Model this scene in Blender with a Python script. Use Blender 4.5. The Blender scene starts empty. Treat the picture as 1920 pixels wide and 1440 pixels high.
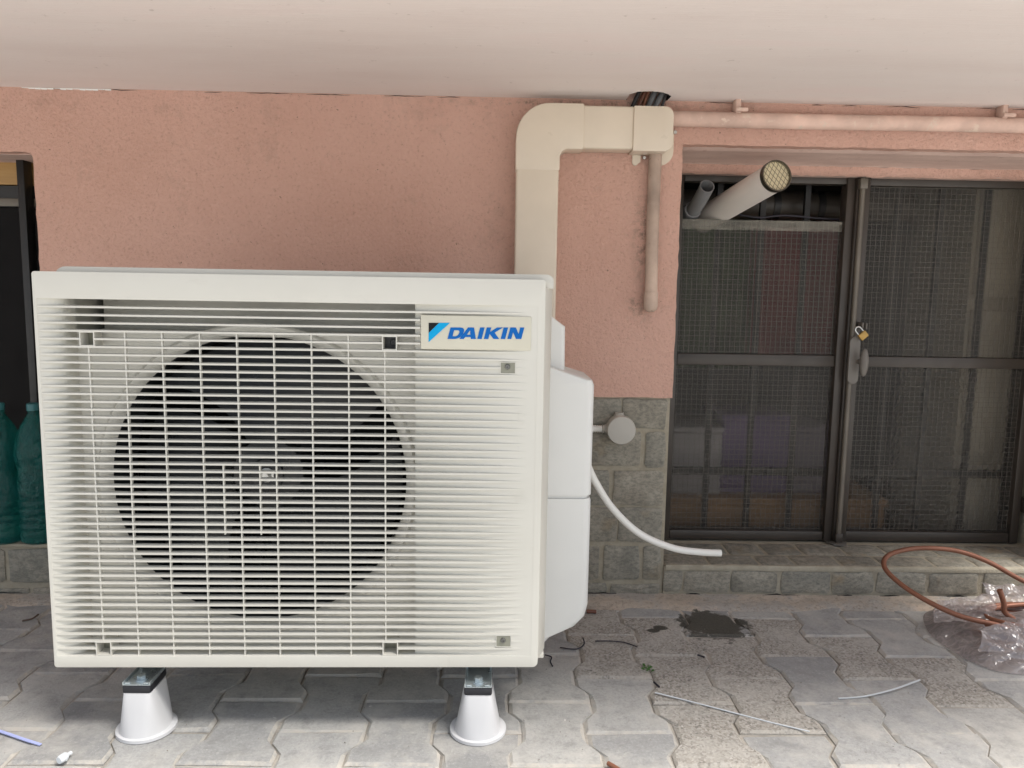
import bpy, bmesh, math, random
from mathutils import Matrix, Vector
random.seed(7)
R = math.radians
scn = bpy.context.scene
col = scn.collection

# ------------------------------------------------------------------ camera
F_PX, YAW, PITCH, ROLL, CAM_H = 1442.0, 1.1, 7.0, 0.95, 0.84
CAM_M = Matrix.Rotation(R(-YAW), 3, 'Z') @ Matrix.Rotation(R(90 - PITCH), 3, 'X') @ Matrix.Rotation(R(ROLL), 3, 'Z')
CAM_P = Vector((0, 0, CAM_H))
cam_d = bpy.data.cameras.new('camera')
cam_d.sensor_width = 36.0
cam_d.lens = F_PX / 1920 * 36
cam_d.clip_start = 0.02
cam_d.clip_end = 500
cam = bpy.data.objects.new('camera', cam_d)
col.objects.link(cam)
cam.matrix_world = Matrix.Translation(CAM_P) @ CAM_M.to_4x4()
scn.camera = cam

# ------------------------------------------------------------------ light
SUN_EL, SUN_AZ = 64, 118          # azimuth clockwise from +Y (the wall): behind the viewer
world = bpy.data.worlds.new('World')
scn.world = world
world.use_nodes = True
wn = world.node_tree
sky = wn.nodes.new('ShaderNodeTexSky')
sky.sky_type = 'NISHITA'
sky.sun_disc = False
sky.sun_elevation = R(SUN_EL)
sky.sun_rotation = R(SUN_AZ)
sky.dust_density = 2.0
hs = wn.nodes.new('ShaderNodeHueSaturation')      # overcast: nearly colourless sky
hs.inputs["Saturation"].default_value = 0.55
wn.links.new(sky.outputs[0], hs.inputs['Color'])
bg = wn.nodes['Background']
wn.links.new(hs.outputs[0], bg.inputs['Color'])
bg.inputs["Strength"].default_value = .085
sun_d = bpy.data.lights.new('sun', 'SUN')
sun_d.energy = 4
sun_d.angle = R(28)
sun_d.color = (1.0, 0.97, 0.92)
sun = bpy.data.objects.new('sun', sun_d)
col.objects.link(sun)
sd = Vector((math.sin(R(SUN_AZ)) * math.cos(R(SUN_EL)), math.cos(R(SUN_AZ)) * math.cos(R(SUN_EL)), math.sin(R(SUN_EL))))
sun.rotation_euler = sd.to_track_quat('Z', 'Y').to_euler()
scn.view_settings.view_transform = 'Standard'
scn.view_settings.look = 'None'
scn.view_settings.exposure = 1.27
scn.view_settings.gamma = 1.0
scn.view_settings.use_curve_mapping = False

# ------------------------------------------------------------------ pixel -> point
def ray(px, py): return CAM_M @ Vector(((px - 960) / F_PX, -(py - 720) / F_PX, -1.0))
def atY(px, py, Y):
    d = ray(px, py); return CAM_P + d * (Y / d.y)
def atZ(px, py, Z=0.0):
    d = ray(px, py); return CAM_P + d * ((Z - CAM_H) / d.z)

# ------------------------------------------------------------------ materials
MATS = {}
def nodes_of(name):
    m = bpy.data.materials.new(name); m.use_nodes = True
    nt = m.node_tree
    return m, nt, nt.nodes['Principled BSDF']
def nd(nt, t, **kw):
    n = nt.nodes.new(t)
    for k, v in kw.items(): setattr(n, k, v)
    return n
def noise(nt, vec, scale, detail=4, rough=.55):
    n = nd(nt, 'ShaderNodeTexNoise'); n.inputs['Scale'].default_value = scale
    n.inputs['Detail'].default_value = detail; n.inputs['Roughness'].default_value = rough
    nt.links.new(vec, n.inputs['Vector']); return n.outputs['Fac']
def ramp(nt, fac, stops):
    r = nd(nt, 'ShaderNodeValToRGB'); e = r.color_ramp.elements
    while len(e) < len(stops): e.new(.5)
    for k, (p, c) in enumerate(stops):
        e[k].position = p; e[k].color = (c[0], c[1], c[2], 1) if isinstance(c, tuple) else (c, c, c, 1)
    nt.links.new(fac, r.inputs['Fac']); return r.outputs['Color']
def mix(nt, fac, a, b, mode='MIX'):
    n = nd(nt, 'ShaderNodeMix', data_type='RGBA', blend_type=mode)
    for sock, v in ((n.inputs[0], fac), (n.inputs[6], a), (n.inputs[7], b)):
        if isinstance(v, (int, float)): sock.default_value = v
        elif isinstance(v, tuple): sock.default_value = (v[0], v[1], v[2], 1)
        else: nt.links.new(v, sock)
    return n.outputs[2]
def bump(nt, bs, h, strength, dist, normal=None):
    b = nd(nt, 'ShaderNodeBump'); b.inputs['Strength'].default_value = strength; b.inputs['Distance'].default_value = dist
    nt.links.new(h, b.inputs['Height'])
    if normal is not None: nt.links.new(normal, b.inputs['Normal'])
    if bs is not None: nt.links.new(b.outputs[0], bs.inputs['Normal'])
    return b.outputs[0]
def pos(nt): return nd(nt, 'ShaderNodeNewGeometry').outputs['Position']
def scaled(nt, vec, s):
    m = nd(nt, 'ShaderNodeMapping'); m.inputs['Scale'].default_value = s
    nt.links.new(vec, m.inputs['Vector']); return m.outputs[0]
def objrand(nt): return nd(nt, 'ShaderNodeObjectInfo').outputs['Random']
def math_(nt, op, a, b):
    n = nd(nt, 'ShaderNodeMath', operation=op)
    for s, v in ((n.inputs[0], a), (n.inputs[1], b)):
        if isinstance(v, (int, float)): s.default_value = v
        else: nt.links.new(v, s)
    return n.outputs[0]

def plain(name, c, rough=.5, metal=0., spec=.5, var=.0, bmp=0., bscale=400, wear=None, coat=0):
    m, nt, bs = nodes_of(name)
    bs.inputs['Roughness'].default_value = rough; bs.inputs['Metallic'].default_value = metal
    bs.inputs['Specular IOR Level'].default_value = spec
    bs.inputs['Coat Weight'].default_value = coat
    p = pos(nt)
    if var:
        n = noise(nt, p, 9, 6)
        lo = tuple(x * (1 - var) for x in c); hi = tuple(min(1, x * (1 + var * .6)) for x in c)
        cc = ramp(nt, n, [(.3, lo), (.7, hi)])
        if wear:
            w = noise(nt, p, wear[1], 8, .7)
            wf = ramp(nt, w, [(wear[2], 0.), (wear[2] + .06, 1.)])
            cc = mix(nt, wf, cc, wear[0])
        nt.links.new(cc, bs.inputs['Base Color'])
        rr = noise(nt, p, 25, 4)
        nt.links.new(ramp(nt, rr, [(.25, max(.02, rough - .1)), (.75, min(1, rough + .12))]), bs.inputs['Roughness'])
    else:
        bs.inputs['Base Color'].default_value = (*c, 1)
    if bmp: bump(nt, bs, noise(nt, p, bscale, 3), bmp, .002)
    MATS[name] = m; return m

def m_plaster():
    m, nt, bs = nodes_of('pink_plaster'); p = pos(nt)
    big = noise(nt, p, 3.2, 4)
    c = ramp(nt, big, [(.3, (.72, .435, .345)), (.7, (.80, .505, .41))])
    grime = noise(nt, p, 8, 8, .72)
    c = mix(nt, math_(nt, 'MULTIPLY', ramp(nt, grime, [(.56, 0.), (.75, 1.)]), .35), c, (.36, .25, .195))
    g = noise(nt, p, 120, 5, .75)
    pits = ramp(nt, g, [(.30, 1.), (.44, 0.)])
    c = mix(nt, ramp(nt, g, [(.52, 0.), (.7, .4)]), c, (.84, .58, .49))
    c = mix(nt, math_(nt, 'MULTIPLY', pits, .42), c, (.36, .21, .16))
    specks = ramp(nt, noise(nt, p, 110, 2), [(.22, 1.), (.25, 0.)])
    c = mix(nt, math_(nt, 'MULTIPLY', specks, .6), c, (.14, .08, .06))
    # old damp stains beside the capped pipe and below the slab
    st = None
    for cx_, cz_, rx_, rz_ in ((.385, .98, .05, .17), (.372, .80, .045, .05), (.20, 1.315, .5, .014)):
        sb = nd(nt, 'ShaderNodeVectorMath', operation='SUBTRACT'); nt.links.new(p, sb.inputs[0]); sb.inputs[1].default_value = (cx_, 0, cz_)
        ml = nd(nt, 'ShaderNodeVectorMath', operation='MULTIPLY'); nt.links.new(sb.outputs[0], ml.inputs[0]); ml.inputs[1].default_value = (1 / rx_, 0, 1 / rz_)
        ln = nd(nt, 'ShaderNodeVectorMath', operation='LENGTH'); nt.links.new(ml.outputs[0], ln.inputs[0])
        f = ramp(nt, ln.outputs['Value'], [(.2, 1.), (1., 0.)])
        st = f if st is None else math_(nt, 'MAXIMUM', st, f)
    sg = math_(nt, 'MULTIPLY', st, ramp(nt, noise(nt, p, 60, 8, .8), [(.47, 0.), (.6, .75)]))
    c = mix(nt, sg, c, (.27, .19, .145))
    nt.links.new(c, bs.inputs['Base Color']); bs.inputs['Roughness'].default_value = .93
    bs.inputs['Specular IOR Level'].default_value = .15
    n1 = bump(nt, None, g, 1.0, .010)
    bump(nt, bs, noise(nt, p, 55, 3), .4, .008, n1)
    MATS['pink_plaster'] = m
def m_smoothpink():
    m, nt, bs = nodes_of('smooth_pink_plaster'); p = pos(nt)
    c = ramp(nt, noise(nt, scaled(nt, p, (3, 20, 20)), 2, 6), [(.3, (.50, .35, .30)), (.7, (.62, .45, .385))])
    c = mix(nt, math_(nt, 'MULTIPLY', ramp(nt, noise(nt, p, 30, 6, .7), [(.6, 0.), (.72, 1.)]), .5), c, (.3, .17, .13))
    nt.links.new(c, bs.inputs['Base Color']); bs.inputs['Roughness'].default_value = .9
    bump(nt, bs, noise(nt, p, 70, 4), .5, .004)
    MATS['smooth_pink_plaster'] = m
def m_ceiling():
    m, nt, bs = nodes_of('painted_concrete'); p = pos(nt)
    a = noise(nt, scaled(nt, p, (1.2, 5, 1)), 1.6, 5)
    c = ramp(nt, a, [(.3, (.79, .70, .66)), (.55, (.82, .74, .70)), (.75, (.83, .72, .685))])
    st = noise(nt, scaled(nt, p, (9, 160, 1)), 1.0, 6, .7)
    c = mix(nt, math_(nt, 'MULTIPLY', ramp(nt, st, [(.60, 0.), (.70, 1.)]), .6), c, (.84, .80, .76))
    dk = noise(nt, p, 34, 6, .75)
    c = mix(nt, math_(nt, 'MULTIPLY', ramp(nt, dk, [(.63, 0.), (.70, 1.)]), .4), c, (.36, .29, .25))
    sp = noise(nt, p, 120, 2)
    c = mix(nt, math_(nt, 'MULTIPLY', ramp(nt, sp, [(.74, 0.), (.77, 1.)]), .6), c, (.85, .82, .78))
    nt.links.new(c, bs.inputs['Base Color']); bs.inputs['Roughness'].default_value = .8
    bs.inputs['Specular IOR Level'].default_value = .25
    n1 = bump(nt, None, st, .25, .004)
    bump(nt, bs, noise(nt, p, 30, 6, .6), .13, .004, n1)
    MATS['painted_concrete'] = m
def m_stone():
    m, nt, bs = nodes_of('quartzite_stone'); p = pos(nt)
    oi = nd(nt, 'ShaderNodeObjectInfo')
    off = nd(nt, 'ShaderNodeVectorMath', operation='ADD'); nt.links.new(p, off.inputs[0])
    cx = nd(nt, 'ShaderNodeCombineXYZ'); nt.links.new(math_(nt, 'MULTIPLY', oi.outputs['Random'], 40.), cx.inputs[0])
    nt.links.new(math_(nt, 'MULTIPLY', oi.outputs['Random'], 17.), cx.inputs[2]); nt.links.new(cx.outputs[0], off.inputs[1])
    q = off.outputs[0]
    tone = ramp(nt, oi.outputs['Random'], [(0., (.20, .185, .15)), (.35, (.255, .23, .185)), (.65, (.23, .22, .185)), (1., (.295, .26, .205))])
    n1 = noise(nt, q, 17, 8, .68)
    c = mix(nt, ramp(nt, n1, [(.38, 0.), (.66, .85)]), tone, (.37, .34, .275))
    n2 = noise(nt, scaled(nt, q, (1, 1, 1.7)), 75, 7, .8)
    c = mix(nt, math_(nt, 'MULTIPLY', ramp(nt, n2, [(.42, 1.), (.55, 0.)]), .5), c, (.085, .085, .07))
    n3 = noise(nt, q, 9, 5)
    c = mix(nt, math_(nt, 'MULTIPLY', ramp(nt, n3, [(.62, 0.), (.74, 1.)]), .45), c, (.27, .185, .085))
    nt.links.new(c, bs.inputs['Base Color']); bs.inputs['Roughness'].default_value = .8
    b1 = bump(nt, None, n2, .5, .003)
    bump(nt, bs, n1, .5, .008, b1)
    MATS['quartzite_stone'] = m
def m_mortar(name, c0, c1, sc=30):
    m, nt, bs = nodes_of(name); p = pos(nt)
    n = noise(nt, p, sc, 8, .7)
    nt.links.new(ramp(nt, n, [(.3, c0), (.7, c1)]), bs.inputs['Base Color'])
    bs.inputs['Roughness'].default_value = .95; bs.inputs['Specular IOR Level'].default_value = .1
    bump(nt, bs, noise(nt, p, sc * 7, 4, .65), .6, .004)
    MATS[name] = m
WET = [atZ(1338, 1172), atZ(1238, 1177), atZ(1225, 1183)]
def wet_mask(nt, p):
    """irregular water stains on the ground, in world metres"""
    wob = noise(nt, p, 22, 5, .65)
    out = None
    for c, rx, ry in ((WET[0], .098, .092), (WET[1], .022, .015), (WET[2], .018, .013)):
        v = nd(nt, 'ShaderNodeVectorMath', operation='SUBTRACT'); nt.links.new(p, v.inputs[0]); v.inputs[1].default_value = (c.x, c.y, 0)
        s = nd(nt, 'ShaderNodeVectorMath', operation='MULTIPLY'); nt.links.new(v.outputs[0], s.inputs[0]); s.inputs[1].default_value = (1 / rx, 1 / ry, 0)
        l = nd(nt, 'ShaderNodeVectorMath', operation='LENGTH'); nt.links.new(s.outputs[0], l.inputs[0])
        d = math_(nt, 'ADD', l.outputs['Value'], math_(nt, 'MULTIPLY', math_(nt, 'SUBTRACT', wob, .5), 1.7))
        f = ramp(nt, d, [(.82, 1.), (.93, 0.)])
        out = f if out is None else math_(nt, 'MAXIMUM', out, f)
    return out
def m_paver(name, worn):
    m, nt, bs = nodes_of(name); p = pos(nt)
    rnd = objrand(nt)
    fine = noise(nt, p, 170, 5, .8)
    med = noise(nt, p, 24, 8, .72)
    if worn:
        vo = nd(nt, 'ShaderNodeTexVoronoi'); vo.inputs['Scale'].default_value = 230; nt.links.new(p, vo.inputs['Vector'])
        peb = ramp(nt, vo.outputs['Color'], [(.05, (.10, .095, .085)), (.3, (.28, .255, .22)), (.6, (.42, .39, .345)), (.9, (.54, .51, .47)), (.99, (.68, .66, .63))])
        base = mix(nt, .30, peb, (.42, .39, .345))
        dist = vo.outputs['Distance']
        base = mix(nt, math_(nt, 'MULTIPLY', ramp(nt, fine, [(.3, 1.), (.42, 0.)]), .5), base, (.10, .09, .08))
    else:
        base = ramp(nt, rnd, [(0., (.27, .268, .262)), (.35, (.345, .342, .333)), (.7, (.38, .376, .363)), (1., (.44, .427, .397))])
        base = mix(nt, ramp(nt, fine, [(.3, .6), (.5, 0.)]), base, (.23, .227, .218))
        base = mix(nt, ramp(nt, fine, [(.55, 0.), (.72, .5)]), base, (.60, .59, .56))
        scr = noise(nt, scaled(nt, p, (14, 60, 1)), 1.5, 7, .72)
        base = mix(nt, math_(nt, 'MULTIPLY', ramp(nt, scr, [(.6, 0.), (.75, 1.)]), .5), base, (.5, .48, .44))
    base = mix(nt, math_(nt, 'MULTIPLY', ramp(nt, med, [(.36, 1.), (.52, 0.)]), .15 if worn else .5), base, (.22, .216, .205))
    dust = noise(nt, p, 7, 6, .7)
    base = mix(nt, math_(nt, 'MULTIPLY', ramp(nt, dust, [(.46, 0.), (.68, 1.)]), .65), base, (.54, .515, .47))
    wp = ramp(nt, noise(nt, p, 46, 2), [(.75, 0.), (.765, 1.)])
    base = mix(nt, math_(nt, 'MULTIPLY', wp, .75), base, (.66, .64, .60))
    # pale dust caught on the worn chamfers (pointiness-free: by slope of the face)
    nn = nd(nt, 'ShaderNodeNewGeometry'); sx = nd(nt, 'ShaderNodeSeparateXYZ'); nt.links.new(nn.outputs['True Normal'], sx.inputs[0])
    edge = ramp(nt, sx.outputs[2], [(.93, 1.), (.985, 0.)])
    ed = math_(nt, 'MULTIPLY', edge, ramp(nt, noise(nt, p, 30, 6, .7), [(.38, 0.), (.6, .8)]))
    base = mix(nt, ed, base, (.50, .46, .40))
    w = wet_mask(nt, p)
    base = mix(nt, w, base, mix(nt, ramp(nt, fine, [(.35, 0.), (.6, 1.)]), (.055, .052, .042), (.10, .093, .078)))
    nt.links.new(base, bs.inputs['Base Color'])
    nt.links.new(ramp(nt, w, [(0., .9), (1., .42)]), bs.inputs['Roughness'])
    bs.inputs['Specular IOR Level'].default_value = .3
    if worn:
        b1 = bump(nt, None, fine, .8, .005); bump(nt, bs, med, .5, .006, b1)
    else:
        b1 = bump(nt, None, fine, .6, .004); bump(nt, bs, med, .5, .007, b1)
    MATS[name] = m
def m_strip():
    m, nt, bs = nodes_of('sandy_concrete'); p = pos(nt)
    n = noise(nt, p, 11, 8, .7)
    base = ramp(nt, n, [(.32, (.36, .315, .265)), (.5, (.56, .475, .385)), (.68, (.66, .51, .40))])
    pt = noise(nt, p, 5.5, 7, .72)
    base = mix(nt, ramp(nt, pt, [(.48, 0.), (.56, .75)]), base, (.38, .37, .345))
    g = noise(nt, p, 110, 5, .75)
    base = mix(nt, math_(nt, 'MULTIPLY', ramp(nt, g, [(.32, 1.), (.48, 0.)]), .65), base, (.20, .17, .14))
    w = wet_mask(nt, p)
    base = mix(nt, w, base, (.08, .075, .06))
    nt.links.new(base, bs.inputs['Base Color']); bs.inputs['Roughness'].default_value = .92
    b1 = bump(nt, None, g, .8, .006); bump(nt, bs, n, .9, .02, b1)
    MATS['sandy_concrete'] = m
def m_glass(name, tint, bsc, bst, rough):
    m, nt, bs = nodes_of(name); p = pos(nt)
    bs.inputs['Base Color'].default_value = (*tint, 1)
    bs.inputs['Transmission Weight'].default_value = 1.0
    bs.inputs['IOR'].default_value = 1.22
    bs.inputs['Roughness'].default_value = rough
    vo = nd(nt, 'ShaderNodeTexVoronoi', feature='SMOOTH_F1'); vo.inputs['Scale'].default_value = bsc
    nt.links.new(scaled(nt, p, (1, .01, 1)), vo.inputs['Vector'])
    bump(nt, bs, vo.outputs['Distance'], bst, .004)
    df = nd(nt, 'ShaderNodeBsdfDiffuse'); df.inputs[0].default_value = (.30, .275, .25, 1)      # dust film, added to give the glass a grey haze
    mx = nd(nt, 'ShaderNodeMixShader'); nt.links.new(ramp(nt, noise(nt, p, 6, 6, .7), [(.3, .025), (.7, .085)]), mx.inputs[0])
    nt.links.new(bs.outputs[0], mx.inputs[1]); nt.links.new(df.outputs[0], mx.inputs[2])
    nt.links.new(mx.outputs[0], nt.nodes['Material Output'].inputs[0])
    MATS[name] = m
def m_film():
    m = bpy.data.materials.new('clear_film'); m.use_nodes = True; nt = m.node_tree
    for n in list(nt.nodes): nt.nodes.remove(n)
    out = nd(nt, 'ShaderNodeOutputMaterial'); p = pos(nt)
    tr = nd(nt, 'ShaderNodeBsdfTransparent'); tr.inputs[0].default_value = (.93, .91, .91, 1)
    gl = nd(nt, 'ShaderNodeBsdfGlossy'); gl.inputs['Roughness'].default_value = .2
    df = nd(nt, 'ShaderNodeBsdfTranslucent'); df.inputs[0].default_value = (.52, .46, .45, 1)
    d2 = nd(nt, 'ShaderNodeBsdfDiffuse'); d2.inputs[0].default_value = (.46, .41, .40, 1)
    wp = nd(nt, 'ShaderNodeVectorMath', operation='ADD'); nt.links.new(p, wp.inputs[0])
    wn_ = nd(nt, 'ShaderNodeTexNoise'); wn_.inputs['Scale'].default_value = 14; nt.links.new(p, wn_.inputs['Vector'])
    ws = nd(nt, 'ShaderNodeVectorMath', operation='SCALE'); ws.inputs['Scale'].default_value = .07; nt.links.new(wn_.outputs['Color'], ws.inputs[0]); nt.links.new(ws.outputs[0], wp.inputs[1])
    n1_ = ramp(nt, noise(nt, scaled(nt, wp.outputs[0], (1, 1, .5)), 26, 2, .5), [(.44, 0.), (.5, 1.), (.56, 0.)])
    n2_ = ramp(nt, noise(nt, scaled(nt, wp.outputs[0], (.5, 1.3, 1)), 48, 2, .5), [(.46, 0.), (.5, .8), (.54, 0.)])
    n = math_(nt, 'MAXIMUM', n1_, n2_)
    bb = nd(nt, 'ShaderNodeBump'); bb.inputs['Strength'].default_value = .5; bb.inputs['Distance'].default_value = .004
    nt.links.new(n, bb.inputs['Height']); nt.links.new(bb.outputs[0], gl.inputs['Normal'])
    m0 = nd(nt, 'ShaderNodeMixShader'); m0.inputs[0].default_value = .5; nt.links.new(df.outputs[0], m0.inputs[1]); nt.links.new(d2.outputs[0], m0.inputs[2])
    m1 = nd(nt, 'ShaderNodeMixShader'); nt.links.new(ramp(nt, n, [(.0, .46), (1., .72)]), m1.inputs[0])
    nt.links.new(tr.outputs[0], m1.inputs[1]); nt.links.new(m0.outputs[0], m1.inputs[2])
    m2 = nd(nt, 'ShaderNodeMixShader'); m2.inputs[0].default_value = .10
    nt.links.new(m1.outputs[0], m2.inputs[1]); nt.links.new(gl.outputs[0], m2.inputs[2])
    nt.links.new(m2.outputs[0], out.inputs[0]); MATS['clear_film'] = m
def m_wood(name, c0, c1, axis):
    m, nt, bs = nodes_of(name); p = pos(nt)
    n = noise(nt, scaled(nt, p, axis), 1.0, 6, .65)
    nt.links.new(ramp(nt, n, [(.3, c0), (.7, c1)]), bs.inputs['Base Color'])
    bs.inputs['Roughness'].default_value = .6; bump(nt, bs, n, .2, .002); MATS[name] = m

def m_casing():
    m, nt, bs = nodes_of('ivory_plastic'); p = pos(nt)
    c = ramp(nt, noise(nt, p, 5, 4), [(.3, (.595, .573, .507)), (.7, (.63, .61, .545))])
    sm = noise(nt, scaled(nt, p, (1, 1, 2.5)), 9, 7, .75)
    c = mix(nt, math_(nt, 'MULTIPLY', ramp(nt, sm, [(.60, 0.), (.78, 1.)]), .22), c, (.40, .37, .31))
    dr = noise(nt, scaled(nt, p, (60, 60, 5)), 1, 5, .7)
    c = mix(nt, math_(nt, 'MULTIPLY', ramp(nt, dr, [(.66, 0.), (.78, 1.)]), .20), c, (.38, .35, .30))
    nt.links.new(c, bs.inputs['Base Color'])
    nt.links.new(ramp(nt, sm, [(.3, .38), (.8, .58)]), bs.inputs['Roughness'])
    bump(nt, bs, noise(nt, p, 700, 2), .06, .001); MATS['ivory_plastic'] = m
m_plaster(); m_smoothpink(); m_ceiling(); m_stone(); m_strip(); m_film()
m_mortar('mortar', (.30, .265, .20), (.42, .38, .30)); m_mortar('joint_sand', (.17, .157, .14), (.52, .48, .42), 9)
m_mortar('yard_concrete', (.42, .415, .40), (.52, .51, .49), 6)
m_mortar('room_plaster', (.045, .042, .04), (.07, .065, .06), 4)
m_paver('paver_concrete', False); m_paver('worn_paver', True)
m_glass('hammered_glass', (.76, .74, .70), 80, .7, .2)
m_glass('smooth_wired_glass', (.72, .70, .66), 60, .3, .2)
m_casing()
plain('badge_plastic', (.58, .55, .445), .35, var=.02)
plain('cover_plastic', (.66, .655, .625), .38, var=.02)
plain('white_plastic', (.62, .615, .615), .38, var=.03)
plain('duct_plastic', (.66, .575, .465), .36, var=.05)
plain('fan_board', (.66, .64, .58), .5, var=.04)
plain('black_plastic', (.010, .011, .013), .34, spec=.45, var=.05)
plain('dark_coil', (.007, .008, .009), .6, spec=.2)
plain('black_rubber', (.018, .018, .022), .5, var=.1)
plain('zinc_steel', (.52, .58, .60), .3, .75, var=.12)
plain('screw_steel', (.62, .62, .60), .3, 1.0, var=.08)
plain('pocket_grey', (.26, .255, .20), .6)
plain('dull_screw', (.16, .16, .15), .45, .6)
plain('logo_blue', (.0, .115, .42), .55, spec=.2)
plain('logo_cyan', (.0, .33, .64), .55, spec=.2)
plain('logo_black', (.006, .007, .010), .55, spec=.2)
plain('brown_frame', (.052, .042, .034), .42, var=.2, wear=((.12, .10, .08), 45, .68), bmp=.08, bscale=150)
plain('black_iron', (.012, .011, .011), .45, var=.2)
plain('lock_rod', (.14, .12, .095), .42, var=.25, wear=((.16, .07, .04), 60, .68))
plain('handle_grey', (.15, .135, .118), .45, var=.15)
plain('old_paint', (.46, .345, .275), .75, var=.35, wear=((.12, .085, .065), 70, .64), bmp=.7, bscale=80)
plain('painted_pipe_pink', (.66, .465, .385), .8, var=.3, wear=((.66, .52, .43), 26, .56), bmp=.9, bscale=55)
plain('pvc_grey', (.22, .22, .225), .45, var=.1)
plain('box_grey', (.43, .41, .365), .5, var=.04)
plain('copper', (.25, .105, .062), .5, .35, var=.22, bmp=.1, bscale=120)
plain('brass', (.40, .25, .075), .42, .6, var=.2)
plain('white_hose', (.76, .745, .70), .45, var=.03)
plain('black_wire', (.02, .018, .028), .45)
plain('brown_wire', (.16, .06, .035), .45)
plain('dark_cable', (.035, .03, .03), .5)
plain('grey_cable', (.15, .15, .155), .5)
plain('tie_clear', (.62, .65, .67), .35)
plain('tie_blue', (.42, .47, .78), .35)
plain('leaf_brown', (.09, .055, .04), .7)
plain('weed_green', (.10, .22, .05), .6)
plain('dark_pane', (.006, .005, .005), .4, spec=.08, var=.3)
plain('pvc_cream', (.80, .745, .69), .4, var=.04)
plain('dark_void', (.012, .01, .009), .9)
plain('cloth_red', (.17, .03, .033), .9, var=.3)
plain('cloth_green', (.055, .085, .04), .9, var=.4)
plain('box_purple', (.16, .11, .25), .6, var=.15)
plain('box_lilac', (.19, .165, .22), .6, var=.15)
plain('box_pale', (.42, .40, .42), .6, var=.15)
plain('cabinet_pale', (.58, .53, .44), .6, var=.12)
plain('mesh_wire', (.24, .20, .13), .5, .3)
plain('glass_wire', (.16, .14, .118), .55, .1)
plain('vent_ring', (.14, .125, .10), .35, .9)
plain('vent_inner', (.78, .68, .46), .6, var=.1)
m_wood('bench_wood', (.28, .15, .065), (.36, .21, .095), (3, 40, 40))
m_wood('lintel_wood', (.34, .19, .06), (.42, .25, .09), (4, 30, 60))
def m_bottle():
    m, nt, bs = nodes_of('green_pet'); bs.inputs['Base Color'].default_value = (.035, .33, .30, 1)
    bs.inputs['Transmission Weight'].default_value = .86; bs.inputs['IOR'].default_value = 1.3; bs.inputs['Roughness'].default_value = .06
    bump(nt, bs, noise(nt, pos(nt), 40, 4), .9, .012); MATS['green_pet'] = m
m_bottle()
plain('cap_blue', (.02, .12, .13), .4)

# ------------------------------------------------------------------ mesh helpers
WM = {}
def link(o, parent):
    col.objects.link(o)
    if parent is not None: o.parent = parent; WM[o.name] = WM[parent.name]
    else: WM[o.name] = Matrix.Identity(4)
    return o
def thing(name, label, cat, loc=(0, 0, 0), rz=0., group=None):
    o = bpy.data.objects.new(name, None); col.objects.link(o)
    o.location = loc; o.rotation_euler = (0, 0, rz); o.empty_display_size = .05
    WM[o.name] = Matrix.Translation(loc) @ Matrix.Rotation(rz, 4, 'Z')
    o['label'] = label; o['category'] = cat
    if group: o['group'] = group
    return o
def tag(o, label, cat, group=None):
    o['label'] = label; o['category'] = cat
    if group: o['group'] = group
    return o
def struct(o): o['kind'] = 'structure'; return o
def mk(name, V, Fc, mat, parent=None, smooth=False, local=False, bev=0., seg=2, angle=35):
    me = bpy.data.meshes.new(name)
    if parent is not None and not local:
        inv = WM[parent.name].inverted(); V = [inv @ Vector(v) for v in V]
    me.from_pydata([tuple(v) for v in V], [], Fc)
    bm = bmesh.new(); bm.from_mesh(me)
    bmesh.ops.recalc_face_normals(bm, faces=bm.faces)
    if bev:
        es = [e for e in bm.edges if len(e.link_faces) == 2 and e.calc_face_angle(0) > R(25)]
        bmesh.ops.bevel(bm, geom=es, offset=bev, segments=seg, affect='EDGES', profile=.5, clamp_overlap=True)
    bm.to_mesh(me); bm.free()
    if smooth or bev:
        for p in me.polygons: p.use_smooth = True
        me.set_sharp_from_angle(angle=R(angle))
    me.materials.append(MATS[mat])
    return link(bpy.data.objects.new(name, me), parent)
def box(name, x0, x1, y0, y1, z0, z1, mat, parent=None, local=False, bev=0., seg=2):
    V = [(x, y, z) for x in (x0, x1) for y in (y0, y1) for z in (z0, z1)]
    Fc = [(0, 1, 3, 2), (4, 6, 7, 5), (0, 4, 5, 1), (2, 3, 7, 6), (0, 2, 6, 4), (1, 5, 7, 3)]
    return mk(name, V, Fc, mat, parent, local=local, bev=bev, seg=seg)
def hexa(name, q0, q1, mat, parent=None, local=False, bev=0., seg=2):
    """two quads (lists of 4 points) joined into a solid"""
    V = list(q0) + list(q1)
    Fc = [(0, 1, 2, 3), (7, 6, 5, 4)] + [(k, (k + 1) % 4, 4 + (k + 1) % 4, 4 + k) for k in range(4)]
    return mk(name, V, Fc, mat, parent, local=local, bev=bev, seg=seg)
def spline(P, n=8, closed=False):
    P = [Vector(p) for p in P]; out = []; N = len(P)
    rng = N if closed else N - 1
    for i in range(rng):
        g = (lambda k: P[k % N]) if closed else (lambda k: P[max(0, min(N - 1, k))])
        a, b, c, d = g(i - 1), g(i), g(i + 1), g(i + 2)
        for k in range(n):
            t = k / n
            out.append(.5 * ((2 * b) + (c - a) * t + (2 * a - 5 * b + 4 * c - d) * t * t + (3 * b - a - 3 * c + d) * t ** 3))
    if not closed: out.append(P[-1])
    return out
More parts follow.
